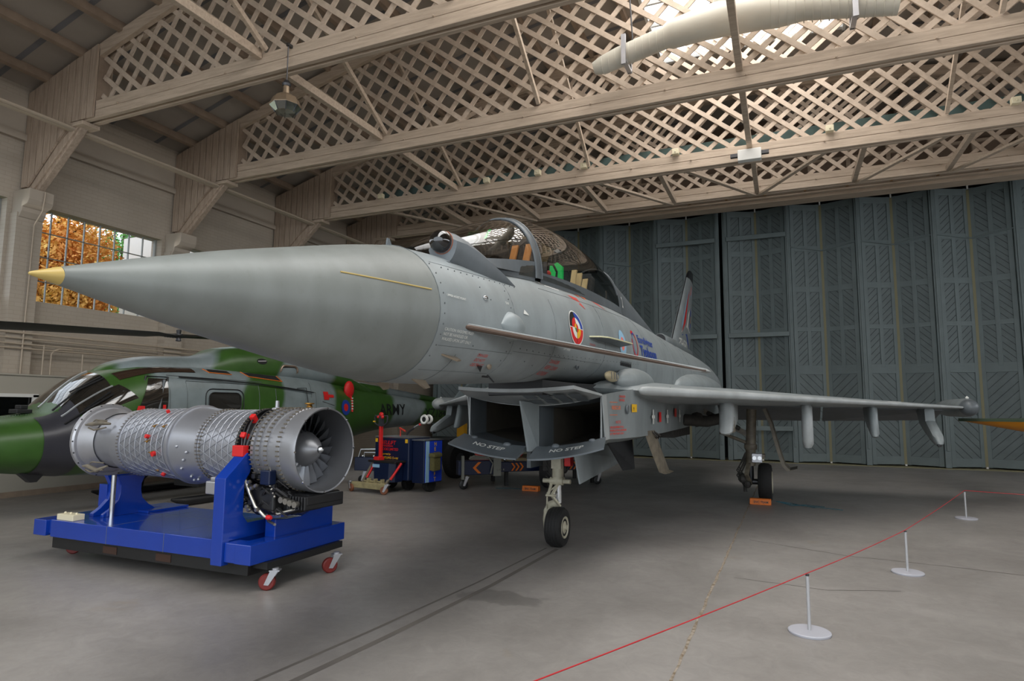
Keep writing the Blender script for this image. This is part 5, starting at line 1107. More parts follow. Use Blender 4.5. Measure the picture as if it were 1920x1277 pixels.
b = MB(); b.box(ex(-4.32), ex(-4.2), -.40, -.32, -.30, -.17); b.build('igniter_box', 'navy', eng, bevel=.01); b = MB(); b.tube([(ex(-4.33), -.41, -.17), (ex(-4.33), -.42, -.14), (ex(-4.18), -.42, -.14), (ex(-4.18), -.41, -.17)], .006, 6); b.build('bracket_wire', 'steelpipe', eng)
for pts_, r, nm in (([(-4.60, -.33, -.22), (-4.52, -.38, -.28), (-4.45, -.39, -.38), (-4.38, -.38, -.50), (-4.28, -.36, -.58), (-4.22, -.34, -.60)], .017, 'curved_steel_pipe'), ([(-4.66, -.36, -.05), (-4.62, -.40, -.2), (-4.66, -.39, -.24)], .02, 'short_steel_pipe'), ([(-4.78, -.33, -.3), (-4.7, -.38, -.34), (-4.67, -.4, -.42), (-4.78, -.40, -.5), (-4.86, -.38, -.5)], .022, 'flexible_hose'), ([(-4.1, -.1, -.42), (-4.0, -.2, -.5), (-4.18, -.3, -.56), (-4.3, -.3, -.52)], .016, 'drain_pipe'), ([(-4.4, -.2, -.6), (-4.3, -.3, -.63), (-4.15, -.36, -.64)], .012, 'drain_pipe')):
    b = MB(); b.tube([(ex(x), y, z) for x, y, z in pts_], r, 10); b.build(nm, 'steelpipe', eng, smooth=60)
b = MB(); b.box(ex(-4.98), ex(-4.74), -.44, -.22, -.42, -.30); b.box(ex(-4.93), ex(-4.78), -.43, -.25, -.30, -.26); b.box(ex(-4.88), ex(-4.76), -.40, -.28, -.52, -.42); b.build('fuel_control_block', 'alum', eng, bevel=.012)
b = MB()
for k in range(60):
    random.seed(k+5); x = random.uniform(-4.66, -4.2); y = random.uniform(-.36, -.05); z = random.uniform(-.56, -.3); b.tube([(ex(x), y, z), (ex(x+.08), y-.04, z+.05), (ex(x+.12), y+.05, z-.03)], random.choice((.006, .01, .014)), 6)
b.build('accessory_lines', 'darksteel', eng, smooth=60)
b = MB()
for k in range(22):
    random.seed(k+90); x = random.uniform(-4.72, -4.2); y = random.uniform(-.40, -.25); z = random.uniform(-.56, -.22); b.bar((ex(x)-.02, y, z), (ex(x)+.02, y+.25, z+.05), .012, .012); b.box(ex(x)-.02, ex(x)+.02, y-.02, y+.02, z-.02, z+.02)
b.build('accessory_couplings', 'blackbox', eng, bevel=.004)
b = MB()
for k in range(12):
    random.seed(k+190); x = random.uniform(-4.70, -4.25); z = random.uniform(-.54, -.25); b.lathe([(.016, -.02), (.02, 0), (.012, .02)], (ex(x), -.40, z), 'y', 8)
b.build('accessory_unions', 'steelpipe', eng)
for x, y, z in ((-4.23, -.36, -.585), (-4.66, -.38, -.33), (-4.64, -.38, -.13)): b = MB(); b.lathe([(.02, -.02), (.024, 0), (.016, .03)], (ex(x), y, z), 'x', 10); b.build('red_protective_cap', 'mbrightred', eng, smooth=40)
# rear actuators
for z, sg in ((.18, 1), (-.27, -1)):
    b = MB(); b.tube([(ex(-7.12), -.33, z), (ex(-6.98), -.36, z+.01), (ex(-6.8), -.36, z+.03*sg), (ex(-6.68), -.33, z+.02)], [.01, .022, .026, .012], 10); b.tube([(ex(-7.05), -.34, z-.03), (ex(-6.9), -.37, z-.05), (ex(-6.72), -.35, z-.02)], .009, 6); b.tube([(ex(-7.0), -.32, z+.04), (ex(-6.86), -.38, z+.06), (ex(-6.74), -.33, z+.05)], .008, 6); b.build('nozzle_actuator', 'geardirty', eng, smooth=50)
# ---- the stand
st = empty('engine_stand', (EX, EY, 0), 0, 'glossy blue welded engine transport stand on castors', 'stand')
b = MB(); b.box(ex(-7.02), ex(-4.55), -.60, .60, .25, .42); b.build('deck', 'blue', st, bevel=.006)
b = MB()
for x in (-6.15, -5.35): b.box(ex(x)-.002, ex(x)+.002, -.602, .602, .25, .4212)
b.box(ex(-7.0), ex(-4.6), .12, .124, .42, .4212); b.build('deck_seams', 'panel', st)
b = MB(); b.box(ex(-4.53), ex(-4.40), -.655, -.5, .252, .418); b.box(ex(-4.401), ex(-4.22), -.66, .60, .25, .42); b.build('front_end_beam', 'blue', st, bevel=.006)
b = MB(); b.box(ex(-7.30), ex(-7.10), -.60, .60, .25, .41); b.box(ex(-7.12), ex(-7.0), -.56, .56, .27, .40); b.build('rear_end_beam', 'blue', st, bevel=.006)
b = MB(); b.prism([(ex(-4.64), -.70, .22), (ex(-4.50), -.70, .22), (ex(-4.50), -.70, .22), (ex(-4.50), -.70, .98), (ex(-4.46), -.70, 1.16), (ex(-4.54), -.70, 1.16), (ex(-4.64), -.70, .97)], (0, .0, 0)) if False else None
def upright(y0, y1, mb):
    w0 = [(y0, .22), (y0, .93), (y0+.18 if y1 > y0 else y0-.18, 1.12)]
b = MB()
# near front upright: tall post with a sloped head leaning in to the casing and a curved foot
b.prism([(ex(-4.66), -.68, .22), (ex(-4.66), -.68, .97), (ex(-4.66), -.44, 1.18), (ex(-4.66), -.36, 1.16), (ex(-4.66), -.40, 1.0), (ex(-4.66), -.46, .92), (ex(-4.66), -.46, .62), (ex(-4.66), -.40, .55), (ex(-4.66), -.15, .55), (ex(-4.66), -.15, .42), (ex(-4.66), -.60, .42), (ex(-4.66), -.60, .22)], (.13, 0, 0)); b.build('front_near_upright', 'blue', st, bevel=.006)
b = MB(); b.prism([(ex(-4.66), .68, .22), (ex(-4.66), .68, .97), (ex(-4.66), .46, 1.14), (ex(-4.66), .40, 1.0), (ex(-4.66), .46, .92), (ex(-4.66), .46, .62), (ex(-4.66), .40, .55), (ex(-4.66), .15, .55), (ex(-4.66), .15, .42), (ex(-4.66), .60, .42), (ex(-4.66), .60, .22)], (.13, 0, 0)); b.build('front_far_upright', 'blue', st, bevel=.006)
b = MB(); P_ = [(-.32, .42), (.45, .42), (.45, .66), (.30, .66)]+[(.30-.02*0-.36*math.sin(t)*1.0, .86-.22*math.cos(t)) for t in [k*PI/16 for k in range(0, 9)]]; 
b.prism([(ex(-4.42), y, z) for y, z in [(-.30, .415), (.5, .415), (.5, .67), (.30, .67), (.18, .60), (.05, .56), (-.15, .56), (-.30, .58)]], (.12, 0, 0)); b.build('front_cradle', 'blue', st, bevel=.006)
b = MB(); b.box(ex(-4.34), ex(-4.28), .2, .42, .5, .67)
pr = [(-.30, .42), (-.30, .45), (-.22, .50), (-.14, .58), (-.12, .66), (-.12, .74), (-.17, .84), (.17, .84), (.12, .74), (.12, .66), (.14, .58), (.22, .50), (.30, .45), (.52, .44), (.52, .42)]
b.v = []; b.f = []; b.m = []
b.prism([(ex(-6.88), y, z) for y, z in pr], (.06, 0, 0)); b.prism([(ex(-6.70), y, z) for y, z in pr], (.04, 0, 0)); b.box(ex(-6.88), ex(-6.68), -.1, .1, .42, .8); b.box(ex(-6.9), ex(-6.5), .1, .62, .42, .445); b.box(ex(-6.99), ex(-6.86), -.14, -.02, .5, .74); b.build('rear_pedestal', 'blue', st, bevel=.004)
b = MB(); b.tube([(ex(-6.64), -.22, .42), (ex(-6.64), -.22, .86)], .025, 14); b.build('support_rod', 'chrome', st, smooth=50)
b = MB(); b.box(ex(-7.05), ex(-4.35), -.55, .55, .13, .25); b.box(ex(-4.345), ex(-4.18), -.5, .52, .19, .249); b.build('undercarriage', 'black', st)
b = MB()
for x in (-6.15, -5.4): b.box(ex(x)-.1, ex(x)+.1, -.555, .555, .15, .22)
b.build('fork_pockets', mat('fork_pocket_inside', '3a2418', .8), st)
b = MB(); b.box(ex(-6.98), ex(-6.72), -.57, -.45, .42, .48); [b.ball((ex(-6.94+.09*k), -.51, .485), .014, 8) for k in range(3)]; bx = b.build('lashing_block', 'cream', st, bevel=.008)
def castor(x, y, ang, r=.072, top=.19, par=None, tread='darkred', fk='alum'):
    e = empty('castor', (x, y, 0), ang); e.parent = par
    b = MB(); b.lathe([(.02, -.028), (r*.85, -.028), (r, -.018), (r, .018), (r*.85, .028), (.02, .028)], (0, 0, r), 'y', 24); b.build('castor_wheel', tread, e, smooth=40)
    b = MB()
    for s_ in (-1, 1): b.prism([(-.02, s_*.034, r-.02), (.02, s_*.034, r-.025), (.10, s_*.034, top-.02), (.03, s_*.034, top-.02)], (0, s_*.005, 0))
    b.box(.02, .11, -.04, .04, top-.025, top-.015); b.lathe([(.03, top-.02), (.03, top)], (.065, 0, 0), 'z', 12); b.tube([(0, -.045, r), (0, .045, r)], .008, 8); b.build('castor_fork', fk, e)
    return e
for x, y, a in ((-4.23, 4.42, .5), (-4.12, 5.12, 1.0), (-7.15, 4.60, -2.4), (-7.1, 5.3, .4)): castor(ex(x), y-EY, a, par=st)
# ============================================================ HELICOPTER (local frame: x toward the camera side, y aft, z up)
HO = Vector((-9.95, 7.5, 0)); HR = math.radians(-3)
heli = empty('helicopter', HO, HR, 'green and grey camouflaged army helicopter on skids behind the silver engine', 'helicopter')
def camo(name, th):
    m = bpy.data.materials.new(name); m.use_nodes = True; nt = m.node_tree; N = nt.nodes; L = nt.links; b = N['Principled BSDF']; b.inputs['Roughness'].default_value = .38
    tc = N.new('ShaderNodeTexCoord'); sp = N.new('ShaderNodeSeparateXYZ'); L.new(tc.outputs['Object'], sp.inputs[0])
    n = N.new('ShaderNodeTexNoise'); n.inputs['Scale'].default_value = .9; n.inputs['Detail'].default_value = 1.5; L.new(tc.outputs['Object'], n.inputs['Vector'])
    ma = N.new('ShaderNodeMath'); ma.operation = 'MULTIPLY_ADD'; ma.inputs[1].default_value = 1.0; L.new(n.outputs['Fac'], ma.inputs[0]); L.new(sp.outputs['Y'], ma.inputs[2])
    mz = N.new('ShaderNodeMath'); mz.operation = 'MULTIPLY_ADD'; mz.inputs[1].default_value = -.45; L.new(sp.outputs['Z'], mz.inputs[0]); L.new(ma.outputs[0], mz.inputs[2])
    mr = N.new('ShaderNodeMapRange'); mr.inputs['From Min'].default_value = -4; mr.inputs['From Max'].default_value = 12; L.new(mz.outputs[0], mr.inputs[0])
    r = N.new('ShaderNodeValToRGB'); r.color_ramp.interpolation = 'LINEAR'; L.new(mr.outputs[0], r.inputs[0])
    g, gy = hexc('375a22'), hexc('7f8a8c'); E_ = r.color_ramp.elements; col = g; first = True
    E_[0].position = 0; E_[0].color = g; E_[1].position = 1; E_[1].color = gy
    for y in th:
        p = (y+4)/16; e1 = E_.new(p-.004); e1.color = col; col = gy if col == g else g; e2 = E_.new(p+.004); e2.color = col
    E_[len(E_)-1].color = col
    n2 = N.new('ShaderNodeTexNoise'); n2.inputs['Scale'].default_value = 4; n2.inputs['Detail'].default_value = 6; L.new(tc.outputs['Object'], n2.inputs['Vector']); r2 = N.new('ShaderNodeValToRGB'); r2.color_ramp.elements[0].color = (.8, .8, .78, 1); r2.color_ramp.elements[0].position = .3; r2.color_ramp.elements[1].position = .6; L.new(n2.outputs['Fac'], r2.inputs[0])
    mx = N.new('ShaderNodeMixRGB'); mx.blend_type = 'MULTIPLY'; mx.inputs[0].default_value = 1; L.new(r.outputs[0], mx.inputs[1]); L.new(r2.outputs[0], mx.inputs[2]); L.new(mx.outputs[0], b.inputs['Base Color'])
    return m
M['camo'] = camo('camouflage_paint', [-.95, .95, 1.75, 3.35, 5.95, 7.55, 9.2])
M['camotop'] = camo('cowling_camouflage', [-1.35, .25, 1.75, 3.35])
HG = glass('helicopter_glazing', (.22, .24, .22, 1), .10); HGD = glass('cabin_window_glass', (.05, .05, .05, 1), .05)
# y, zt, zb, zw, hw, nt, nb
HS = [(-2.95, 1.12, .98, 1.05, .10, 2, 2), (-2.85, 1.25, .86, 1.05, .32, 2, 2), (-2.6, 1.36, .74, 1.05, .52, 2.1, 2.2), (-2.2, 1.44, .66, 1.05, .66, 2.2, 2.4), (-1.75, 1.53, .60, 1.1, .78, 2.3, 2.6), (-1.5, 1.80, .57, 1.15, .84, 2.2, 2.8), (-1.15, 2.08, .55, 1.2, .88, 2.4, 3), (-.7, 2.22, .53, 1.3, .90, 3, 3.2), (-.3, 2.27, .52, 1.4, .91, 3.4, 3.4), (.8, 2.30, .52, 1.4, .92, 3.6, 3.4), (2.2, 2.30, .54, 1.4, .92, 3.6, 3.4), (3.2, 2.26, .62, 1.4, .88, 3.2, 3), (4.2, 2.16, .75, 1.45, .76, 2.6, 2.4), (5.2, 2.06, .93, 1.5, .58, 2.2, 2.2), (6.2, 1.98, 1.05, 1.52, .46, 2.1, 2.1), (8, 1.84, 1.13, 1.5, .36, 2, 2), (10, 1.70, 1.22, 1.46, .26, 2, 2), (10.6, 1.66, 1.3, 1.46, .18, 2, 2)]
b = MB(); body(b, -2.95, 10.6, 90, HS, 40); hf = b.build('fuselage', 'camo', heli, smooth=50)
HC = [(-1.05, 2.10, 2.0, 2.05, .05, 2, 2), (-.8, 2.28, 2.0, 2.1, .34, 2.2, 2), (-.3, 2.42, 2.0, 2.15, .46, 2.4, 2), (.5, 2.49, 2.0, 2.2, .48, 2.6, 2), (.85, 2.54, 2.0, 2.2, .52, 2.6, 2), (1.2, 2.70, 2.0, 2.25, .60, 2.8, 2), (2.2, 2.80, 2.0, 2.3, .70, 2.8, 2), (3.2, 2.74, 2.0, 2.3, .66, 2.8, 2), (4.3, 2.45, 1.95, 2.2, .5, 2.4, 2), (5.6, 2.1, 1.8, 1.95, .25, 2, 2)]
b = MB(); body(b, -1.05, 5.6, 46, HC, 32); b.build('engine_cowling', 'camotop', heli, smooth=50)
def hside(y, z, off=.006, T=HS): return side(y, z, off, T)
def hpanel(poly, m_, name, par=heli, off=.008, T=HS, sub=6, mirror=False):
    """panel lying on the skin: poly is 4 corners (y,z) bottom-front, bottom-back, top-back, top-front"""
    b = MB(); g = []
    for j in range(sub+1):
        v = j/sub; A_, B_ = [(poly[0][k]*(1-v)+poly[3][k]*v) for k in (0, 1)], [(poly[1][k]*(1-v)+poly[2][k]*v) for k in (0, 1)]
        row = []
        for i in range(sub+1):
            u = i/sub; y, z = A_[0]*(1-u)+B_[0]*u, A_[1]*(1-u)+B_[1]*u; p = side(y, z, off, T); row.append(Vector((-p.x, p.y, p.z)) if mirror else p)
        g.append(row)
    b.loft(g, False, False, closed=False); return b.build(name, m_, par, smooth=60, flip=False)
# windscreens : wrap from the centreline to the side, by angle on the skin
M['hcab'] = mat('cabin_interior_dark', '1c1a18', .7)
def wrap(y0f, y1f, a0, a1, m_, name, off=.008, T=HS, n=14):
    b = MB(); g = []
    for j in range(n+1):
        v = j/n; row = []
        for i in range(n+1):
            u = i/n; a = math.radians(a0+(a1-a0)*u); y = y0f(u)*(1-v)+y1f(u)*v; row.append(spt(y, a, off, T))
        g.append(row)
    b.loft(g, False, False, closed=False); return b.build(name, m_, heli, smooth=60, flip=False)
DG = mat('dark_windscreen', '24211d', .06, spec=.6, coat=.8)
wrap(lambda u: -1.70+.30*(1-u)*0-.0, lambda u: -1.10+.0*u, 88, 45, DG, 'windscreen')
wrap(lambda u: -1.66+.20*u, lambda u: -1.0+.22*u, 44, 20, DG, 'windscreen')
wrap(lambda u: -1.70, lambda u: -1.10, 92, 135, DG, 'windscreen')
b = MB(); b.tube([spt(-1.72+.64*k/10, math.radians(44.5), .012, HS) for k in range(11)], .014, 6); b.build('windscreen_side_pillar', mat('pillar_light_grey', 'a9abab', .3, metal=.5), heli, smooth=60); b = MB(); b.tube([spt(-1.72+.64*k/10, math.radians(90), .012, HS) for k in range(11)], .02, 6); b.build('windscreen_pillars', mat('pillar_grey', 'a9abab', .3, metal=.5), heli, smooth=60)
wrap(lambda u: -.98+.02*u, lambda u: .28, 66, 50, mat('roof_window', '3a2b22', .1, coat=.6), 'roof_window')
hpanel([(.55, 2.20), (1.0, 2.18), (.98, 2.24), (.60, 2.255)], 'tub', 'roof_vent'); hpanel([(1.35, 2.16), (2.1, 2.10), (2.05, 2.20), (1.3, 2.235)], 'tub', 'maintenance_step')
b = MB(); b.tube([hside(y, z, .014) for y, z in ((1.27, 2.24), (1.35, 2.155), (2.12, 2.095), (2.06, 2.2))], .008, 6); b.tube([hside(y, z, .014) for y, z in ((.52, 2.25), (.56, 2.19), (1.0, 2.175))], .008, 6); b.build('step_edging', 'orange', heli)
hpanel([(-.92, 1.25), (-.35, 1.22), (-.30, 2.04), (-.58, 2.04)], DG, 'door_window', off=.012)
b = MB(); b.tube([hside(y, z, .02) for y, z in ((-.95, 1.22), (-.60, 2.07), (-.28, 2.07), (-.33, 1.2))], .016, 6); b.build('door_window_frame', 'mblack', heli)
b = MB(); b.tube([hside(y, z, .03) for y, z in ((-.5, 1.4), (-.36, 2.02))], .022, 6); b.build('door_pillar', 'jetd', heli)
hpanel([(-.86, 1.42), (-.68, 1.40), (-.70, 1.60), (-.80, 1.60)], 'mbrightred', 'red_seat_back', off=.016); hpanel([(-.42, 1.42), (-.36, 1.42), (-.36, 1.62), (-.41, 1.62)], 'mbrightred', 'red_seat_back', off=.016)
def rrect(y0, y1, z0, z1, r, off, T=HS):
    pts_ = []
    for cy, cz, a in ((y1-r, z1-r, 0), (y0+r, z1-r, 90), (y0+r, z0+r, 180), (y1-r, z0+r, 270)):
        for k in range(5): t = math.radians(a+22.5*k); pts_.append(side(cy+r*math.cos(t), cz+r*math.sin(t), off, T))
    return pts_
b = MB(); P_ = rrect(.42, 1.08, 1.52, 1.84, .1, .012); b.add(P_, [tuple(range(len(P_)))]); b.build('cabin_window', DG, heli, flip=False)
b = MB(); P_ = rrect(.36, 1.14, 1.46, 1.90, .13, .010); b.tube(P_+[P_[0]], .008, 5); P2 = rrect(.42, 1.08, 1.52, 1.84, .1, .014); b.tube(P2+[P2[0]], .008, 5); b.build('cabin_window_frame', 'mblack', heli)
b = MB()
for a_, c_ in (((-.28, 2.06), (-.28, .7)), ((.02, 2.02), (.02, .7)), ((1.5, 2.02), (1.5, .7)), ((.02, 2.02), (1.5, 2.0)), ((1.9, 1.95), (1.9, .9)), ((3.0, 1.9), (3.0, 1.1)), ((1.9, 1.98), (3.0, 1.9)), ((-.28, 2.1), (1.6, 2.06)), ((2.9, 2.1), (2.85, 1.8)), ((3.2, 1.72), (3.6, 1.64))):
    b.tube([hside(a_[0]+(c_[0]-a_[0])*k/6, a_[1]+(c_[1]-a_[1])*k/6, .004) for k in range(7)], .006, 4)
b.build('panel_seams', 'panel', heli)
b = MB(); b.tube([hside(y, z, .04) for y, z in ((-.1, 2.08), (.6, 2.06), (1.4, 2.03), (2.2, 1.97), (2.9, 1.90))], .012, 6); b.build('door_rail', 'mblack', heli)
b = MB(); P_ = rrect(2.18, 2.62, 1.98, 2.42, .1, .012, HC); b.add(P_, [tuple(range(len(P_)))]); b.build('exhaust_opening', mat('exhaust_dark', '2a1e17', .6), heli, flip=False)
b = MB(); b.tube(P_+[P_[0]], .02, 6); b.build('exhaust_rim', mat('exhaust_rim_metal', '9b8777', .4, metal=.6), heli)
b = MB(); p = side(1.75, 2.47, .004, HC); n_ = 18; b.add([side(1.75+.11*math.cos(2*PI*k/n_), 2.47+.055*math.sin(2*PI*k/n_), .006, HC) for k in range(n_)], [tuple(range(n_))]); b.build('cowling_vent', 'tub', heli, flip=False); b = MB(); b.add([side(y, z, .009, HC) for y, z in ((1.66, 2.46), (1.84, 2.475), (1.84, 2.49), (1.66, 2.475))], [(0, 1, 2, 3)]); b.build('vent_plate', 'alum', heli, flip=False)
def hroundel(cy, cz, R_, T=HS):
    for r0, r1, c_ in ((0.001, .5, 'mbrightred'), (.5, 1, 'mblue')):
        b = MB(); n = 24; vs = []; fs = []
        for k in range(n+1):
            a = 2*PI*k/n
            for r in (r0, r1): vs.append(side(cy+R_*r*math.cos(a), cz+R_*r*math.sin(a), .01, T))
        b.add(vs, [(2*k, 2*k+1, 2*k+3, 2*k+2) for k in range(n)]); b.build('roundel', c_, hf, flip=False)
hroundel(4.03, 1.60, .17)
b = MB(); lettering(b, 'ARMY', .40, lambda u, v: hside(5.55+u, 1.42+v, .008), bold=.004, sx=1.15); b.build('army_lettering', 'mblack', hf, flip=False)
b = MB(); lettering(b, 'XZ184', .36, lambda u, v: hside(7.75+u, 1.34+v, .008), bold=.004, sx=1.15); b.build('serial_lettering', 'mblack', hf, flip=False)
b = MB(); lettering(b, 'DANGER', .26, lambda u, v: hside(9.6+u, 1.42+v, .008), bold=.01, sx=.8); b.build('danger_lettering', 'mbrightred', hf, flip=False)
hpanel([(3.25, 1.76), (3.42, 1.76), (3.42, 1.93), (3.25, 1.93)], 'mbrightred', 'red_intake_flag', off=.012); hpanel([(3.42, 1.81), (3.6, 1.81), (3.6, 1.87), (3.42, 1.87)], 'mbrightred', 'red_flag_ribbon', off=.012)
b = MB(); b.tube([hside(2.45, 1.97, .03), hside(2.7, 1.99, .05), hside(2.72, 1.6, .05), hside(2.72, 1.3, .04)], .008, 6); b.build('grab_handle', 'mblack', heli)
b = MB(); b.tube([(0, 9.9, 1.6), (0, 10.5, 2.1), (0, 10.9, 2.35)], [.2, .16, .05], 10); b.prism([(-.05, 9.7, 1.6), (-.05, 10.7, 1.55), (-.05, 11.5, 2.6), (-.05, 11.1, 2.65)], (.1, 0, 0)); b.build('tail_fin', 'camo', heli)
b = MB(); b.box(.05, .14, 10.9, 11.25, 1.92, 2.10); b.build('tail_light_housing', 'mwhite', heli, bevel=.02); b = MB(); b.box(.05, .145, 10.75, 10.93, 1.9, 2.08); b.build('tail_light_red', 'mbrightred', heli, bevel=.02)
# dark tail boom top fairing, pods
b = MB(); b.tube([(0, 4.2, 2.14), (0, 6, 2.05), (0, 10, 1.74)], [.18, .12, .07], 12); b.build('drive_shaft_cover', 'camo', heli, smooth=60)
# rotor hub and blades
b = MB(); b.lathe([(.12, 2.75), (.1, 2.9), (.16, 2.95), (.16, 3.0), (.06, 3.05), (0, 3.06)], (0, 1.95, 0), 'z', 16); hub = b.build('rotor_hub', 'darksteel', heli, smooth=40)
M['blade'] = mat('rotor_blade_paint', '2b2a26', .45)
for k, a in enumerate((-90+6, 0, 82, 97)):
    d = Vector((math.cos(math.radians(a)), math.sin(math.radians(a)), 0)); s_ = Vector((-d.y, d.x, 0)); b = MB(); rings = []
    if k == 0: d = Vector((-.01, -1, 0)).normalized(); s_ = Vector((-d.y, d.x, 0))
    if k in (1,): continue
    for t, w_, h_, z in ((.15, .05, .04, 2.97), (.9, .05, .035, 2.89), (1.4, .045, .035, 2.86), (1.5, .10, .05, 2.855), (1.62, .07, .035, 2.85), (2.0, .19, .02, 2.83), (4, .2, .018, 2.73), (6.2, .2, .015, 2.6)):
        p = Vector((0, 1.95, z))+d*t; tw = .22*min(1, max(0, (t-1.6)*2)); cs = s_*math.cos(tw)+Vector((0, 0, math.sin(tw))); rings.append([p+cs*w_, p+Vector((0, 0, h_)), p-cs*w_, p-Vector((0, 0, h_))])
    b.loft(rings); rb = b.build('rotor_blade', 'blade', heli, smooth=40)
    b = MB(); p = Vector((0, 1.95, 2.857))+d*1.5; b.lathe([(.035, -.10), (.05, -.09), (.035, -.03), (.07, -.02), (.07, .03), (.035, .04), (.045, .10), (.03, .11)], p, 'z', 14)
    for q in range(4): b.lathe([(.02, -.05), (.02, -.02)], p+d*(.1+.05*q), 'z', 8)
    b.build('blade_fold_hinge', 'darksteel', rb)
# nose band, wipers, underside fittings
M['gunmetal'] = mat('nose_band', '34343a', .35, noise=.15, nscale=4)
b = MB(); b.loft([[spt(y, 2*PI*k/40, .012, HS) for k in range(41)] for y in (-1.93, -1.8, -1.6, -1.35)], False, False, closed=False)
for i, (a0, a1) in enumerate(((28, 34), (64, 60))):
    w_ = MB(); w_.tube([spt(-1.74, math.radians(a0), .03, HS), spt(-1.45, math.radians((a0+a1)/2), .06, HS), spt(-1.12, math.radians(a1), .03, HS)], .014, 6); w_.tube([spt(-1.5, math.radians(a0+5), .035, HS), spt(-1.14, math.radians(a1+4), .03, HS)], .011, 6); w_.build('wiper', 'mblack', heli)
b.v = []; b.f = []; b.m = []
for k in range(22): b.ball(spt(-2.4+.03*k, math.radians(80), .0, HS), .008, 6)
b.build('nose_fasteners', 'rivet', heli)
b = MB(); b.loft([[spt(y, math.radians(a), .010, HS) for a in range(-88, 66, 7)] for y in (-1.98, -1.85, -1.7, -1.55)], False, False, closed=False); b.build('dark_nose_band', 'gunmetal', heli, smooth=60, flip=False)
b = MB(); b.prism([(.2, -2.05, .66), (.2, -1.7, .66), (.2, -1.82, .52), (.2, -1.9, .52)], (.12, 0, 0)); b.build('belly_aerial_frame', 'darksteel', heli); b = MB(); b.ball((.26, -1.86, .62), .03, 8); b.build('belly_light', 'mred', heli)
b = MB(); b.box(-.1, .12, -2.05, -1.85, 1.48, 1.54); b.box(-.05, .1, -2.0, -1.9, 1.54, 1.60); b.build('nose_top_fitting', 'mblack', heli, bevel=.01)
# skids
for s_ in (1, -1):
    b = MB(); X = s_*1.04
    b.tube([(X, -.25, .13), (X, -.05, .08), (X, .3, .075), (X, 3.6, .075)], [.02, .07, .07, .07], 10); sk = b.build('skid', 'mblack', heli, smooth=50)
    for y in (.6, 2.8): b = MB(); b.tube([(X, y, .1), (X*.95, y, .28), (s_*.5, y, .62)], .05, 8); b.build('skid_leg', 'mblack', heli, smooth=50)
b = MB(); b.box(.6, 1.2, .1, 1.2, .30, .38); b.build('cabin_step', 'mblack', heli)
# red cover with tag
b = MB(); q = hside(4.25, 2.00, .10); b.ball(q, .155, 14, (.5, 1, 1.3)); rc = b.build('engine_cover', 'mbrightred', smooth=60); tag(rc, 'crumpled red intake cover bag hanging on the green helicopter side', 'cover')
b = MB(); b.tube([q+Vector((.04, 0, -.12)), q+Vector((.05, .06, -.25)), q+Vector((.1, .02, -.50))], .022, 8); b.build('cover_strap', 'mbrightred', rc); b = MB()
for k in range(5): p = q+Vector((.06+.008*k, .05-.005*k, -.2-.06*k)); b.lathe([(.024, 0), (.024, .02)], p, 'z', 8)
b.build('strap_stripes', 'mwhite', rc); rc.location = HO; rc.rotation_euler = (0, 0, HR)
# ============================================================ HELICOPTER LIFTING TROLLEY
tz = math.radians(-10)
TB = Vector((-7.0, 10.45, 0))
tr = empty('lifting_trolley', TB, tz, 'dark blue powered lifting trolley with red tiller and red and yellow lettering', 'trolley')
b = MB(); b.box(-.48, .42, .0, .62, .22, 1.02); b.build('body', 'navy', tr, bevel=.02)
b = MB(); b.box(.42, .72, .10, .62, .18, .98); b.build('battery_box', 'navy', tr, bevel=.015)
b = MB(); b.loft([[(-.30*k, -.0, z), (-.30*k, -.20, z), (-.2*k, -.30, z), (.2*k, -.30, z), (.30*k, -.20, z), (.30*k, .0, z)] for z, k in ((.20, .9), (.56, 1.0))]); b.build('mast_cover', 'navy', tr, bevel=.01)
b = MB(); b.box(-.36, .36, -.30, .0, .56, .60); b.build('cover_lid', 'black', tr, bevel=.01)
b = MB(); b.box(-.48, .42, .0, .62, 1.02, 1.04); b.box(.40, .74, .08, .64, .98, 1.0); b.build('lid_plate', 'steel', tr)
b = MB(); b.prism([(.725, .12, .20), (.725, .60, .20), (.725, .60, .97), (.725, .12, .97)], (.012, 0, 0)); bp_ = b.build('blue_side_banner', mat('banner_blue', '1a3fc0', .4), tr)
b = MB(); b.box(.738, .742, .12, .22, .2, .97); b.build('banner_white_stripe', 'mpaleblue', bp_)
b = MB()
for k, ch in enumerate('HELILIFT'): lettering(b, ch, .10, lambda u, v: Vector((.742, .36+u, .88-k*.095+v)), bold=.002)
b.build('banner_lettering', 'myellow', bp_, flip=False)
def tl(txt, x, z, sz, m_, nm, sh=.0): b = MB(); lettering(b, txt, sz, lambda u, v: Vector((x+u, -.008, z+v)), shear=sh, bold=.001); b.build(nm, m_, tr, flip=False)
tl('HELILIFT', -.32, .89, .105, 'mbrightred', 'red_lettering', .2); tl('INTERNATIONAL', -.3, .845, .04, 'mbrightred', 'red_lettering', .2); tl('CODE LIMITED', -.32, .775, .07, 'mbrightred', 'red_lettering', .2)
tl('supported by', -.32, .69, .05, 'myellow', 'yellow_lettering', .2); tl('HANDLING Co-ltd', -.34, .615, .06, 'myellow', 'yellow_lettering', .2)
for x in (-.46, .33): b = MB(); b.box(x, x+.06, -.012, -.004, .93, 1.0); b.build('yellow_label', 'myellow', tr)
b = MB(); b.box(-.22, -.04, -.312, -.303, .47, .53); b.build('maker_plate', 'mpaleblue', tr)
b = MB(); b.bar((-.22, -.10, .60), (-.20, -.13, 1.24), .05, .07, (0, 1, 0)); b.box(-.27, -.14, -.24, -.08, .58, .66); b.build('tiller', 'mbrightred', tr, bevel=.008)
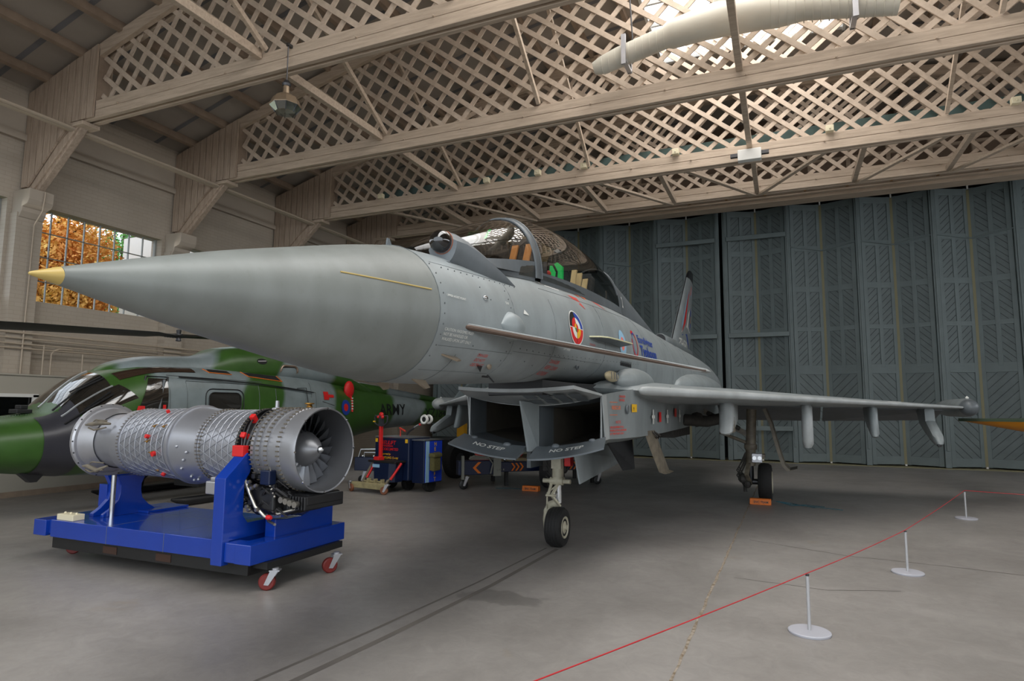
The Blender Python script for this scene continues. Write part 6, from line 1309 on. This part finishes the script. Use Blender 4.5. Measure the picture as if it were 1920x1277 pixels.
b = MB(); b.prism([(-.25, -.16, 1.24), (-.14, -.16, 1.24), (-.155, -.16, 1.46), (-.235, -.16, 1.46)], (0, .05, 0)); b.tube([(-.30, -.14, 1.44), (-.36, -.14, 1.42), (-.36, -.14, 1.30), (-.28, -.14, 1.26), (-.11, -.14, 1.26), (-.03, -.14, 1.32), (-.02, -.14, 1.44)], .016, 8); b.tube([(-.36, -.14, 1.44), (-.02, -.14, 1.44)], .012, 8); b.build('control_handle', 'gunmetal', tr, smooth=50)
b = MB(); b.ball((-.195, -.14, 1.47), .055, 12, (1, .6, .8)); b.ball((-.14, -.16, 1.42), .035, 8); b.ball((-.255, -.16, 1.42), .028, 8); b.build('emergency_button', 'mbrightred', tr, smooth=60)
b = MB(); b.lathe([(.014, -.025), (.014, .025)], (-.37, -.15, 1.33), 'x', 10); b.build('throttle_grip', 'myellow', tr)
for x0, x1 in ((-.38, -.46), (.30, .16)):
    b = MB(); b.bar((x0, -.12, .56), (x1, -.32, .18), .05, .03, (0, 1, 0)); b.build('lift_arm', 'geardirty', tr); b = MB(); b.tube([(x0+.07, -.14, .56), (x1+.09, -.30, .26)], .024, 10); b.build('red_ram', 'mbrightred', tr, smooth=60)
b = MB(); b.box(-.62, .24, -.46, -.36, .08, .19); b.tube([(-.5, -.3, .2), (.1, -.3, .2)], .02, 8); [b.box(-.3+.18*k, -.26+.18*k, -.38, -.28, .16, .26) for k in range(3)]; b.build('front_axle_beam', mat('worn_cream_paint', 'a89c74', .5, noise=.3, nscale=10), tr, bevel=.01)
for x in (-.62, .24): castor(x, -.45, .3 if x > 0 else 2.8, .075, .2, tr, mat('brown_castor_rubber', '7a4a30', .5))
for wx, wy in ((.1, .35), (.6, .4), (-.4, .4)): b = MB(); b.lathe([(.03, -.06), (.13, -.06), (.14, -.04), (.14, .04), (.13, .06), (.03, .06)], (wx, wy, .14), 'x', 24); b.build('drive_wheel', 'rubber', tr, smooth=40)
b = MB(); b.prism([(.76, .20, .42), (.86, .22, .40), (.88, .40, .42), (.78, .46, .44)], (0, 0, .30)); b.prism([(.755, .18, .68), (.89, .20, .66), (.90, .42, .67), (.77, .48, .70)], (0, 0, .07)); ob = b.build('canvas_bag', mat('olive_canvas', '5b552f', .9, noise=.2, nscale=30), bevel=.02); ob.location = TB; ob.rotation_euler = (0, 0, tz); tag(ob, 'olive canvas bag hanging on the side of the blue lifting trolley', 'bag')
st_ = empty('towing_strut', TB+Vector((.1, .35, 1.04)), tz, 'chrome strut with two small white wheels lying on the blue trolley', 'strut')
b = MB(); b.tube([(-.02, 0, .03), (.05, 0, .1), (.18, 0, .17)], .022, 8); b.build('strut_joint', 'darksteel', st_); b = MB(); b.tube([(.18, 0, .17), (.42, 0, .28)], .018, 10); b.build('strut_rod', 'chrome', st_, smooth=60)
for y in (-.07, .06): b = MB(); b.lathe([(.05, -.02), (.055, -.025), (.085, -.025), (.095, 0), (.085, .025), (.055, .025), (.05, .02)], (.50, y, .34), 'y', 22, cap=False); b.build('strut_wheel', 'mwhite', st_, smooth=50); b = MB(); b.lathe([(.0, -.012), (.052, -.012), (.052, .012), (0, .012)], (.50, y, .34), 'y', 14); b.build('strut_wheel_hub', 'black', st_)
b = MB(); b.lathe([(.026, 0), (.026, .04)], (.33, 0, .22), 'z', 8); b.build('strut_collar', 'mbrightred', st_)
b = MB(); b.tube([(-.14, -.05, 0), (-.14, -.05, .16)], .012, 8); b.tube([(-.16, -.05, .16), (0, -.06, .10)], .018, 8); b.build('jack_handle', 'mred', st_)
# ---- transport beam with chevrons
tb = empty('transport_beam', (-5.95, 11.35, 0), math.radians(43), 'long dark blue wheeled beam with orange chevrons beside the lifting trolley', 'beam trailer')
b = MB(); b.box(-.1, .78, -.1, .1, .28, .56); b.box(.7, 3.2, -.08, .08, .32, .52); b.build('beam', 'navy', tb, bevel=.012)
b = MB(); b.box(.62, .78, -.12, .12, .25, .60); [b.box(.70+.06*k, .72+.06*k, -.14, -.12, .36, .39) for k in range(3)]; b.box(-.05, .0, -.16, -.1, .2, .66); b.tube([(.55, -.14, .3), (.6, -.14, .5), (.5, -.14, .62), (.2, -.14, .66), (.1, -.14, .60)], .016, 6); b.build('clamp', mat('clamp_grey', '7f8078', .4, metal=.4), tb)
def chev(x, s_, w_=.11, h_=.11, par=tb, m_='orange'):
    b = MB(); b.add([(x, -.106, .42+h_), (x+w_*.6, -.106, .42+h_), (x+w_*.6+s_*w_, -.106, .42), (x+w_*.6, -.106, .42-h_), (x, -.106, .42-h_), (x+s_*w_, -.106, .42)], [(0, 1, 5), (1, 2, 5), (2, 3, 4), (2, 4, 5)]); b.build('chevron', m_, par, flip=False)
chev(.30, -1)
for k in range(3): chev(1.0+.09*k, 1, .06, .08); chev(2.3+.09*k, 1, .06, .08)
castor(.02, -.05, 0, .09, .26, tb, 'black'); castor(3.0, -.02, 0, .09, .3, tb, 'black')
b = MB(); b.tube([(.8, 0, .60), (.95, 0, .72), (1.3, 0, .74)], .02, 6); b.build('hand_rail', 'chrome', tb, smooth=60)
b = MB()
for x in (.9, 1.1): b.ball((x, 0, .56), .035, 8)
b.build('control_knobs', 'chrome', tb, smooth=60)
b = MB(); b.prism([(.9, .15, .52), (3.2, .15, .52), (3.2, 1.3, .52), (.9, 1.3, .52)], (0, 0, .05)); b.build('side_platform', mat('platform_wood', '9c8a66', .7), tb)
b = MB(); [b.box(x, x+.07, y, y+.07, 0, .52) for x in (1.0, 3.0) for y in (.25, 1.15)]; b.build('platform_legs', 'black', tb)
t2 = empty('transport_beam', (-8.05, 11.25, 0), math.radians(12), 'short dark blue beam with one orange chevron showing left of the lifting trolley', 'beam trailer')
b = MB(); b.box(-.35, .42, -.1, .1, .28, .56); b.build('beam', 'navy', t2, bevel=.012); chev(.20, 1, par=t2)
castor(-.2, 0, 0, .09, .28, t2, 'black'); castor(.3, 0, 0, .09, .28, t2, 'black')
b = MB(); b.tube([(-.3, 0, .56), (-.25, 0, .72), (.38, 0, .74), (.38, 0, .56)], .02, 6); b.tube([(-.15, -.05, .56), (-.15, -.05, .66), (.3, -.05, .66)], .014, 6); b.build('hand_rail', 'chrome', t2, smooth=60)
b = MB(); [b.ball((x, -.02, .58), .035, 8) for x in (-.2, .05, .25)]; b.build('control_knobs', 'chrome', t2, smooth=60)
# red folded equipment on the platform, and the other small things there
rq = empty('red_equipment', (-5.75, 12.65, .575), .5, 'red folded ground equipment lying on the low platform under the fighter intake', 'equipment')
b = MB(); b.prism([(-.5, -.15, 0), (.5, -.15, 0), (.62, -.15, .22), (.1, -.15, .16), (-.2, -.15, .3), (-.6, -.15, .26)], (0, .3, 0)); b.build('red_shell', 'mred', rq, bevel=.02)
b = MB(); b.tube([(-.2+.12*math.cos(t), -.1, .36+.12*math.sin(t)) for t in [k*PI/8 for k in range(17)]], .014, 6); b.box(-.3, .3, -.18, .12, .2, .27); b.build('black_straps', 'black', rq)
b = MB(); b.lathe([(.0, -.12), (.045, -.12), (.045, .12), (0, .12)], (0, 0, 0), 'x', 14); b2 = b.build('blue_bottle', mat('bright_blue_plastic', '2aa0e0', .4)); tag(b2, 'bright blue bottle lying on the platform behind the red equipment', 'bottle')
b2.location = (-5.0, 13.1, .62)
bt = empty('red_equipment_case', (-4.75, 13.75, .575), .5, 'red padded case on the platform behind the nose gear', 'case')
b = MB(); b.box(-.32, .32, -.12, .12, .0, .26); b.build('case_body', 'mred', bt, bevel=.03); b = MB(); b.box(-.2, .2, -.13, -.12, .05, .2); b.build('case_flap', 'darkred', bt)
bk = MB(); bk.lathe([(.12, .60), (.14, .78), (.15, .8), (.0, .8)], (-5.15, 13.35, -.03), 'z', 18); tag(bk.build('grey_bucket', 'geardirty', smooth=40), 'pale grey bucket on the platform beside the red equipment', 'bucket')
# yellow trestle near the doors
yt = empty('yellow_stand', (-10.2, 19.4, 0), 0, 'yellow steel support post with flared foot standing near the folding doors', 'stand')
b = MB(); b.box(-.14, .14, -.12, .12, .02, 1.75); b.build('post', 'yellow', yt, bevel=.01)
b = MB(); b.box(-.34, .34, -.3, .3, 0, .03); b.prism([(-.34, 0, .03), (-.14, 0, .5), (-.14, 0, .03)], (0, .02, 0)); b.prism([(.34, 0, .03), (.14, 0, .5), (.14, 0, .03)], (0, .02, 0)); b.build('flared_foot', 'yellow', yt)
# another aircraft's dark tyre behind the trolley; black body added to fill the dark
dw = empty('dark_tyre_filler', (-7.55, 13.4, 0), -.2, 'dark aircraft tyre with an added black body filling the deep shade behind the blue lifting trolley', 'cart')
for wx in (.62, -1.0): b = MB(); b.lathe([(.1, -.12), (.36, -.12), (.42, -.06), (.42, .06), (.36, .12), (.1, .12)], (wx, -.25, .42), 'x', 30); b.build('dark_tyre', 'rubber', dw, smooth=40)
b = MB(); b.box(-.9, .5, -.35, .9, .45, .88); b.tube([(-.95, -.25, .42), (.55, -.25, .42)], .05, 8); b.build('filler_body', 'black', dw, bevel=.03); b = MB(); b.lathe([(0, .10), (.12, .1), (.16, .125), (0, .13)], (.62, -.25, .42), 'x', 20); b.build('wheel_disc', 'darksteel', dw)
b = MB(); [b.box(-.7+.35*k, -.55+.35*k, -.36, -.35, .6, .75) for k in range(3)]; b.build('filler_panels', 'darksteel', dw)
# orange cone base by the partition
b = MB(); b.box(-.12, .12, -.12, .12, 0, .03); b.lathe([(.09, .03), (.05, .22), (.0, .24)], (0, 0, 0), 'z', 16); o = b.build('orange_marker', 'orange', smooth=40); o.location = (-12.1, 8.6, 0); tag(o, 'small orange marker at the foot of the partition wall', 'marker')
# ============================================================ PARKED BIPLANE WING AT THE RIGHT EDGE
wv = empty('training_aircraft_wing', (5.85, 14.0, 1.455), math.radians(0), 'orange and green wing tip of a parked light aircraft entering at the right edge', 'aircraft wing')
M['wingor'] = mat('orange_wing_fabric', 'd58a1c', .45, noise=.08, nscale=3); M['winggr'] = mat('green_wing_fabric', '3c4a38', .5, noise=.15, nscale=3)
L_ = [(-2.9, .02, .01), (-2.8, .10, .03), (-2.5, .22, .09), (-2.0, .38, .19), (-1.2, .55, .27), (0, .68, .32), (2.4, .75, .34)]
b = MB(); b.loft([[(x, -c, -.02), (x, -c*.7, -d*.6), (x, -c*.2, -d), (x, c*.5, -d*.7), (x, c, -.02)] for x, c, d in L_]); b.build('orange_underside', 'wingor', wv, smooth=60)
b = MB(); b.loft([[(x, -c*1.01, -.025), (x, -c*.8, .0+c*.01), (x, 0, .02+c*.05), (x, c*.6, .03), (x, c, -.02)] for x, c, d in L_]); b.build('green_upper_surface', 'winggr', wv, smooth=50)
b = MB(); [b.box(x, x+.06, -.5, -.44, -1.5, -.3) for x in (2.2, 3.0)]; [b.box(x, x+.06, .4, .46, -1.5, -.3) for x in (2.2, 3.0)]; b.build('trestle_legs', 'timber', wv)
# ============================================================ ROPE BARRIER
SP = [(.113, 5.229), (1.073, 7.507), (2.464, 11.622)]
def P3(x, y, z=.41): return Vector((x, y, z))
hs = [.44, .425, .42]
pbase = None
for i, (x, y) in enumerate(SP):
    if i == 0:
        pb = empty('barrier_post', (x, y, 0), 0, '', 'barrier post', 'rope barrier posts')
        b = MB(); b.lathe([(.0, 0), (.142, 0), (.145, .006), (.145, .014), (.138, .019), (.0, .022)], n=40); b.build('post_base', 'postwhite', pb, smooth=30)
        b = MB(); b.lathe([(.012, .02), (.012, .412), (.0, .414)], n=14); b.build('post_rod', mat('post_grey', 'b0b0b2', .4, metal=.3), pb, smooth=50)
        b = MB(); b.lathe([(.013, .400), (.013, .413)], n=14); b.build('rope_clip', 'darksteel', pb)
        pbase = pb
    else: pb = copy_tree(pbase); pb.location = (x, y, 0)
    pb['label'] = ['white disc-based barrier post nearest the camera', 'white disc-based barrier post in the middle of the red rope line', 'white disc-based barrier post farthest away at the rope corner'][i]
rope = MB(); M['rope'] = mat('red_rope', 'ad101b', .6)
pth = [Vector((-1.40, 1.95, .419))]+[P3(x, y, .419) for x, y in SP]+[Vector((6.2, 10.9, .419))]; full = []
for i in range(len(pth)-1):
    for k in range(12):
        t = k/12; p = pth[i].lerp(pth[i+1], t); p.z -= .010*4*t*(1-t); full.append(p)
full.append(pth[-1]); rope.tube(full, .0038, 6)
tag(rope.build('barrier_rope', 'rope', smooth=60), 'thin red rope strung between the white barrier posts', 'rope')
for (x, y), lb in (((-1.40, 1.95), 'barrier post just below the bottom edge holding the rope end'), ((6.2, 10.9), 'barrier post beyond the right edge holding the rope end')):
    pb = copy_tree(pbase); pb.location = (x, y, 0); pb['label'] = lb
